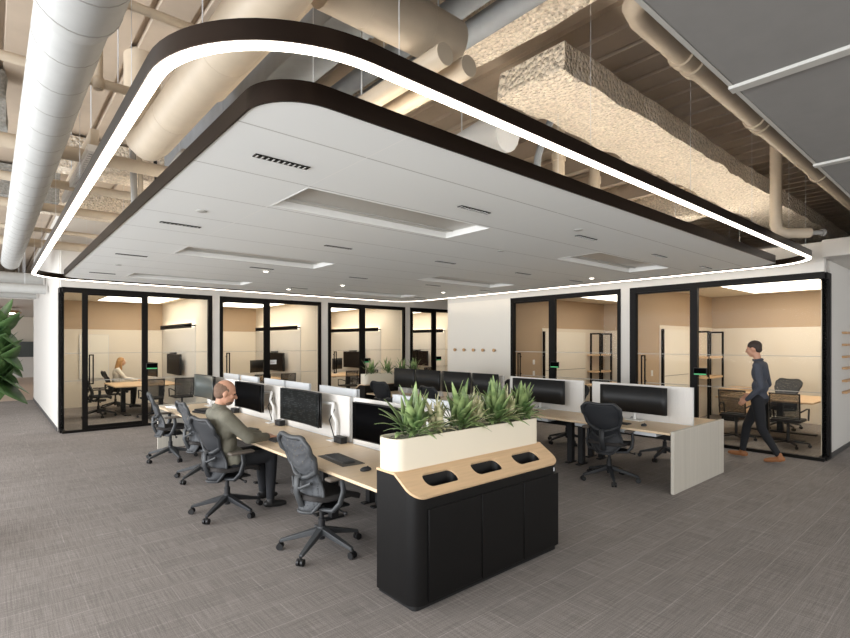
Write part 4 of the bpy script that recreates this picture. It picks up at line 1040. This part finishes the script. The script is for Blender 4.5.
shelves('black framed shelf unit with two oak shelves in the office beside the brick wall', 12.95, 13.55, 7.78)
shelves('black framed shelf unit with oak shelves in the right corner office', 12.6, 13.5, 4.84)
t = thing('credenza', 'low oak cabinet in the right corner office below the shelf unit', 'cabinet', (12.75, 3.95, 0))
MB().box(0, .85, 0, .42, .12, .74).build('carcass', 'oak', t, bevel=.004)
MB().box(-.014, 0, .01, .205, .14, .72).build('door', 'oak', t, bevel=.002); MB().box(-.014, 0, .215, .41, .14, .72).build('door', 'oak', t, bevel=.002)
for x in (.05, .76): MB().box(x, x+.04, .04, .38, 0, .12).build('leg', 'black', t, smooth=0)
table('oak topped meeting table in the right corner office behind the walking man', 10.75, 12.25, 2.2, 3.75)
table('oak topped meeting table in the office beside the brick wall', 11.2, 12.7, 5.55, 7.0)
for x, y, r, lab in ((10.42, 3.28, 0, 'low backed chair left of the walking man, against the table in the right corner office'), (10.42, 2.48, 0, 'low backed chair right of the walking man, behind the corner glass'),
                     (10.9, 6.15, 0, 'low backed chair in the office beside the brick wall, seen over the right bench'), (12.0, 5.25, PI/2, 'low backed chair by the oak shelves side of the office next to the brick wall')):
    dup(mc, (x, y, 0), r, lab)
dup(c0, (12.5, 3.1, 0), PI-.3, 'grey mesh task chair on the far side of the table behind the walking man', G3)
dup(c1, (12.9, 6.4, 0), PI, 'dark task chair across the table in the office beside the brick wall', G3)
panel_light('lit ceiling panel of the right corner office', (11.7, 2.9, 2.92), 2.8, 1.7)
panel_light('lit ceiling panel of the office beside the brick wall', (11.7, 6.3, 2.92), 2.6, 1.2)
for i, (x, y, z, lab) in enumerate(((10.35, 7.80, 1.3, 'upper light switch on the tan wall inside the office beside the brick wall'), (10.35, 7.80, 1.02, 'lower light switch on the tan wall inside the office beside the brick wall'), (10.45, 4.86, 1.15, 'light switch on the tan wall inside the right corner office door'))):
    t = thing('light_switch', lab, 'switch', (x, y, z), 0, 'light switches')
    MB().box(-.04, .04, -.01, 0, -.06, .06).build('plate', 'white', t, bevel=.003); MB().box(-.015, .015, -.014, -.01, -.03, .03).build('rocker', 'white', t, smooth=0)

# room booking screens on the glass fronts
def room_screen(label, axis, s, d, z):
    t = thing('room_screen', label, 'screen', (s, YL-d, z) if axis == 'x' else (XR-d, s, z), 0 if axis == 'x' else -PI/2, 'room booking screens')
    MB().box(-.11, .11, -.02, 0, -.065, .065).build('case', 'black', t, bevel=.006)
    MB().box(-.10, .10, -.022, -.02, -.035, .055).build('screen', 'screen', t, smooth=0)
    MB().box(-.10, .10, -.022, -.02, -.055, -.037).build('lit_band', 'panel_green', t, smooth=0)
    MB().box(-.11, -.03, -.001, .032, -.03, .03).build('bracket', 'black', t, smooth=0)
room_screen('small black room screen with a green band on the left corner office post', 'x', 2.64, .034, 1.28)
room_screen('small black room screen with a green band behind the distant planter', 'x', 8.22, .034, 1.28)
room_screen('small black room screen with a green band on the rearmost office post', 'x', 11.0, .034, 1.28)
room_screen('small black green banded room screen on the office beside the brick wall', 'y', 6.52, .034, 1.30)
room_screen('small black room screen with a green band on the right corner office post', 'y', 3.52, .034, 1.28)
t = thing('paper_notice', 'white paper notice on the glass beside the post of the office behind the man', 'notice', (5.40, YL+.034, 1.30))
MB().box(-.10, .10, -.003, 0, -.055, .055).build('sheet', 'paper', t, smooth=0); MB().box(-.06, .05, -.004, -.003, -.01, .0).build('printed_line', 'seam', t, smooth=0)

# pegs
hp = thing('wall_peg', '', 'coat peg', (XR, 9.67, 1.60), 0, 'round oak pegs on the white brick wall')
MB().cyl((0, 0, 0), (-.045, 0, 0), .022).cyl((-.045, 0, 0), (-.065, 0, 0), .042).build('peg', 'hook', hp, bevel=.003)
MB().cyl((0, 0, 0), (-.008, 0, 0), .034).build('wall_plate', 'light_trim', hp)
for i, (y, lab) in enumerate(((9.67, 'leftmost of the five round oak pegs on the brick wall'), (9.33, 'second of the five round oak pegs from the left'), (8.99, 'middle one of the five round oak pegs'), (8.66, 'fourth of the five round oak pegs from the left'), (8.29, 'rightmost of the five round oak pegs, nearest the black door frame'))):
    o = hp if i == 0 else copy_tree(hp); o.location = (XR, y, 1.60); o['label'] = lab
rp = None
for i, z in enumerate((1.95, 1.75, 1.55, 1.36, 1.15, .96)):
    lab = ['top oak rail of the ladder of six at the right edge', 'second oak rail from the top at the right edge', 'third oak rail from the top at the right edge', 'fourth oak rail from the top at the right edge', 'fifth oak rail from the top at the right edge', 'bottom oak rail of the ladder of six at the right edge'][i]
    if rp is None: rp = MB().box(0, .9, -.07, 0, -.018, .018).build('wall_rail', 'hook', bevel=.004); o = rp
    else: o = rp.copy(); C.objects.link(o)
    o.location = (10.68, 1.80, z); tag(o, lab, 'wall rail', 'oak rails on the right-hand wall')

# ------------------------------------------------------------------ people
V = Vector
def head_parts(c, f, up, k=1.0):
    """skull, jaw, nose, brow, ears around head centre c, facing f"""
    f = V(f).normalized(); s = V(up).cross(f).normalized(); u = f.cross(s).normalized()
    R = Matrix((f, s, u)).transposed()
    P = lambda x, y, z: V(c)+R @ V((x*k, y*k, z*k))
    parts = [('b', P(-.012, 0, .028), (.097*k, .077*k, .095*k), R), ('b', P(.022, 0, -.035), (.072*k, .064*k, .075*k), R), ('b', P(.045, 0, -.082), (.038*k, .038*k, .030*k), R),
             ('b', P(.070, 0, .028), (.022*k, .055*k, .014*k), R), (P(.085, 0, .012), .010*k, P(.108, 0, -.022), .015*k), ('b', P(.082, 0, -.055), (.014*k, .024*k, .010*k), R)]
    for q in (-1, 1): parts += [('b', P(-.008, .078*q, -.005), (.020*k, .010*k, .033*k), R), ('b', P(.060, .038*q, -.015), (.026*k, .024*k, .022*k), R)]
    return parts, P, R
def hand_parts(w, f, n, side, curl=.5, k=1.0):
    """palm, four unequal fingers and a thumb; w wrist, f along the hand, n out of the palm, side toward the thumb"""
    w, f, n, side = V(w), V(f).normalized(), V(n).normalized(), V(side).normalized(); pr = []
    for o in (-.024, -.008, .008, .024): pr.append((w+side*o*.7*k+f*.015*k, .014*k, w+f*.085*k+side*o*1.15*k, .012*k))
    for o, L in ((.030, .070), (.010, .080), (-.010, .075), (-.030, .058)):
        p = w+f*.085*k+side*o*k; d = f.copy(); r = .0092
        for j in range(3):
            d = (d+n*curl*.55).normalized(); q = p+d*L*k*(.45, .32, .23)[j]; pr.append((p, r*k, q, r*.92*k)); p = q; r *= .92
    p = w+side*.026*k+f*.025*k; d = (f*.75+side*.75+n*.25).normalized(); q = p+d*.045*k; pr.append((p, .012*k, q, .0105*k)); pr.append((q, .0105*k, q+(f*.9+side*.25+n*.3).normalized()*.034*k, .009*k))
    return pr
def person(label, J, face, skin, shirt, pants, shoes, hairfn, vox=.011, k=1.0, hands=None, torso=1.0, face_marks=True, sleeve=1.0, loose=1.0):
    t = thing('person', label, 'person', tuple(J['root']))
    inv = -V(J['root'])
    hd, P, R = head_parts(J['head'], face, J.get('headup', (0, 0, 1)), k)
    neckb = V(J['neck']); sl, sr, hl, hr = V(J['sl']), V(J['sr']), V(J['hl']), V(J['hr']); ch = (sl+sr)/2; pv = (hl+hr)/2
    across = (sl-sr).normalized()
    mid = V(J.get('waist', ch.lerp(pv, .6)))
    Rt = Matrix(((across.cross(V((0,0,1)))).normalized(), across, V((0,0,1)))).transposed()
    def trunk(g):
        chest = ch.lerp(mid, .35); w = (sl-sr).length/2
        return [('b', chest, (.108*g, w*.92*torso*g, .165*g), Rt), ('b', ch.lerp(mid, .12)+V((0,0,.0)), (.09*g, w*.98*g, .08*g), Rt), ('b', mid, (.105*g, w*.80*g, .13*g), Rt), ('b', pv+V((0,0,.02)), (.115*g, w*.84*g, .11*g), Rt),
                (sl, .058*g, ch, .075*g), (sr, .058*g, ch, .075*g), (ch, .075*g, neckb, .058*g)]
    def arms(g, e=1.0):
        pr = []
        for a, b_, c in (('sl', 'el', 'wl'), ('sr', 'er', 'wr')):
            A_, B_, C_ = V(J[a]), V(J[b_]), V(J[c]); C_ = B_.lerp(C_, e)
            pr += [(A_, .052*g, B_, .042*g), (B_, .042*g, C_, .031*g)]
        return pr
    def legs(g, e=1.0):
        pr = []
        for a, b_, c in (('hl', 'kl', 'al'), ('hr', 'kr', 'ar')):
            A_, B_, C_ = V(J[a]), V(J[b_]), V(J[c]); C_ = B_.lerp(C_, e)
            pr += [(A_, .088*g, B_, .058*g), (B_, .058*g, B_.lerp(C_, .35), .055*g), (B_.lerp(C_, .35), .055*g, C_, .040*g)]
        return pr
    feet = []
    for a, c in (('al', 'tl'), ('ar', 'tr')):
        A_, T_ = V(J[a]), V(J[c]); h = V((A_.x, A_.y, A_.z-.045)); d = (T_-h).normalized()
        feet += [(h-d*.045, .036, h.lerp(T_, .6), .038), (h.lerp(T_, .6), .038, T_, .028), (A_+V((0,0,.02)), .042, h, .042)]
    sh = lambda prs: [(('b', V(q[1])+inv)+tuple(q[2:]) if q[0] == 'b' else (V(q[0])+inv, q[1], V(q[2])+inv, q[3])) for q in prs]
    body = hd + [(neckb, .054, V(J['head'])+R @ V((-.02, 0, -.06)), .05)] + trunk(.9) + arms(.86) + legs(.88) + [(q[0], q[1]*.82, q[2], q[3]*.82) for q in feet]
    for h in hands or []: body += h
    blob(sh(body), vox, 3).build('body', skin, t, smooth=180)
    blob(sh(trunk(1.04*(.5+.5*loose)) + arms(1.12*loose, sleeve) + J.get('extra', [])), .013, 4).build('shirt', shirt, t, smooth=180)
    # collar
    MB().tube([V(neckb)+inv+V((.062*math.cos(a), .062*math.sin(a), .012+.012*math.cos(a-0))) for a in [2*PI*i/16 for i in range(16)]], .014, 8, close=True).build('collar', shirt, t)
    blob(sh([('b', pv+V((0,0,.0)), (.122, (sl-sr).length/2*.86, .10), Rt)] + legs(1.1, .97)), .013, 3).build('trousers', pants, t, smooth=180)
    blob(sh(feet), .011, 3).build('shoes', shoes, t, smooth=180)
    if face_marks:
        e = MB()
        for q in (-1, 1): e.ball(P(.083, .030*q, .010)+inv, .009*k, 8)
        e.build('eyes', 'eye', t)
        MB().ball(P(.092, 0, -.056)+inv, (.008, .022, .006), 8, R).build('lips', 'lip', t)
    hairfn(t, P, R, inv, k)
    return t
def hair_cropped(t, P, R, inv, k):
    blob([('b', P(-.022, 0, .026)+inv, (.094*k, .081*k, .083*k), R), ('b', P(-.045, 0, -.02)+inv, (.058*k, .072*k, .05*k), R)], .008, 3).build('cropped_hair', 'stubble', t, smooth=180)
    blob([('b', P(.040, 0, -.072)+inv, (.050*k, .052*k, .036*k), R), ('b', P(.066, 0, -.072)+inv, (.028*k, .036*k, .028*k), R)], .008, 2).build('beard', 'stubble', t, smooth=180)
def hair_short(t, P, R, inv, k):
    blob([('b', P(-.022, 0, .045)+inv, (.100*k, .084*k, .090*k), R), ('b', P(-.06, 0, -.01)+inv, (.05*k, .07*k, .06*k), R)], .01, 3).build('hair', 'dark_hair', t, smooth=180)
def hair_long(t, P, R, inv, k):
    blob([('b', P(-.025, 0, .04)+inv, (.100*k, .088*k, .092*k), R), (P(-.06, .03, .0)+inv, .07, P(-.10, .04, -.28)+inv, .045), (P(-.06, -.03, .0)+inv, .07, P(-.10, -.04, -.28)+inv, .045),
          (P(-.02, -.075, .03)+inv, .025, P(.02, -.085, -.22)+inv, .03), (P(-.02, .075, .03)+inv, .025, P(.02, .085, -.22)+inv, .03)], .012, 3).build('long_hair', 'blonde', t, smooth=180)

# seated man typing (faces +X)
J = dict(root=(1.95, 5.36, 0), head=(1.835, 5.27, 1.265), headup=(-.22, 0, 1), neck=(1.775, 5.295, 1.115), sl=(1.785, 5.50, 1.035), sr=(1.785, 5.095, 1.035), waist=(1.83, 5.31, .76),
         hl=(1.91, 5.42, .56), hr=(1.91, 5.22, .56), el=(2.00, 5.56, .815), er=(1.99, 5.03, .815), wl=(2.245, 5.42, .775), wr=(2.235, 5.19, .775),
         kl=(2.30, 5.50, .575), kr=(2.30, 5.20, .575), al=(2.34, 5.52, .10), ar=(2.28, 5.18, .10), tl=(2.50, 5.54, .035), tr=(2.44, 5.18, .035))
hands = [hand_parts((2.25, 5.41, .772), (1, -.30, -.02), (0, 0, -1), (-.3, -1, 0), .35), hand_parts((2.245, 5.20, .772), (1, .2, -.02), (0, 0, -1), (-.2, 1, 0), .35)]
person('bald seated man in a grey green overshirt typing at the left bench', J, (.94, -.22, -.28), 'skin', 'shirt', 'trousers', 'shoe_black', hair_cropped, .0085, 1.08, hands, 1.08, loose=1.32)
# walking man (walks toward +Y beside the right glass wall)
J = dict(root=(8.85, 2.48, 0), head=(8.85, 2.545, 1.685), headup=(0, -.18, 1), neck=(8.85, 2.49, 1.515), sl=(8.655, 2.45, 1.44), sr=(9.045, 2.47, 1.44), waist=(8.85, 2.46, 1.12),
         hl=(8.76, 2.47, .93), hr=(8.94, 2.47, .93), el=(8.60, 2.38, 1.13), er=(9.10, 2.42, 1.14), wl=(8.64, 2.57, .93), wr=(9.07, 2.63, .98),
         kl=(8.77, 2.42, .49), kr=(8.93, 2.66, .50), al=(8.78, 2.20, .115), ar=(8.92, 2.72, .095), tl=(8.77, 2.37, .032), tr=(8.92, 2.90, .045))
hands = [hand_parts((8.64, 2.575, .925), (.05, .75, -.55), (.9, 0, -.1), (0, .6, .7), .7), hand_parts((9.07, 2.635, .975), (-.05, .75, -.5), (-.9, 0, -.1), (0, .6, .7), .7)]
person('man in a dark shirt and black trousers walking past the right glass office', J, (0, 1, -.2), 'skin', 'dark_shirt', 'trousers', 'shoe', hair_short, .0105, 1.0, hands)
# seated woman in the corner office (faces +X)
J = dict(root=(2.62, 15.85, 0), head=(2.72, 15.83, 1.27), headup=(-.15, 0, 1), neck=(2.66, 15.84, 1.12), sl=(2.62, 16.0, 1.04), sr=(2.62, 15.68, 1.04), waist=(2.6, 15.84, .76),
         hl=(2.6, 15.93, .54), hr=(2.6, 15.75, .54), el=(2.78, 16.02, .82), er=(2.78, 15.60, .82), wl=(3.02, 15.72, .78), wr=(3.02, 15.44, .78),
         kl=(3.02, 15.95, .55), kr=(3.02, 15.76, .55), al=(3.0, 15.95, .10), ar=(3.0, 15.76, .10), tl=(3.16, 15.95, .035), tr=(3.16, 15.76, .035))
hands = [hand_parts((3.03, 15.71, .775), (1, -.3, 0), (0, 0, -1), (-.3, -1, 0), .4), hand_parts((3.03, 15.43, .775), (1, .3, 0), (0, 0, -1), (-.3, 1, 0), .4)]
person('woman with long blond hair and a white blouse sitting in the left corner office', J, (1, -.15, -.15), 'skin_pale', 'white_shirt', 'trousers', 'shoe_black', hair_long, .0115, .94, hands)
dup(c1, (2.58, 15.86, 0), .05, 'dark task chair the woman with blond hair sits on', G3)
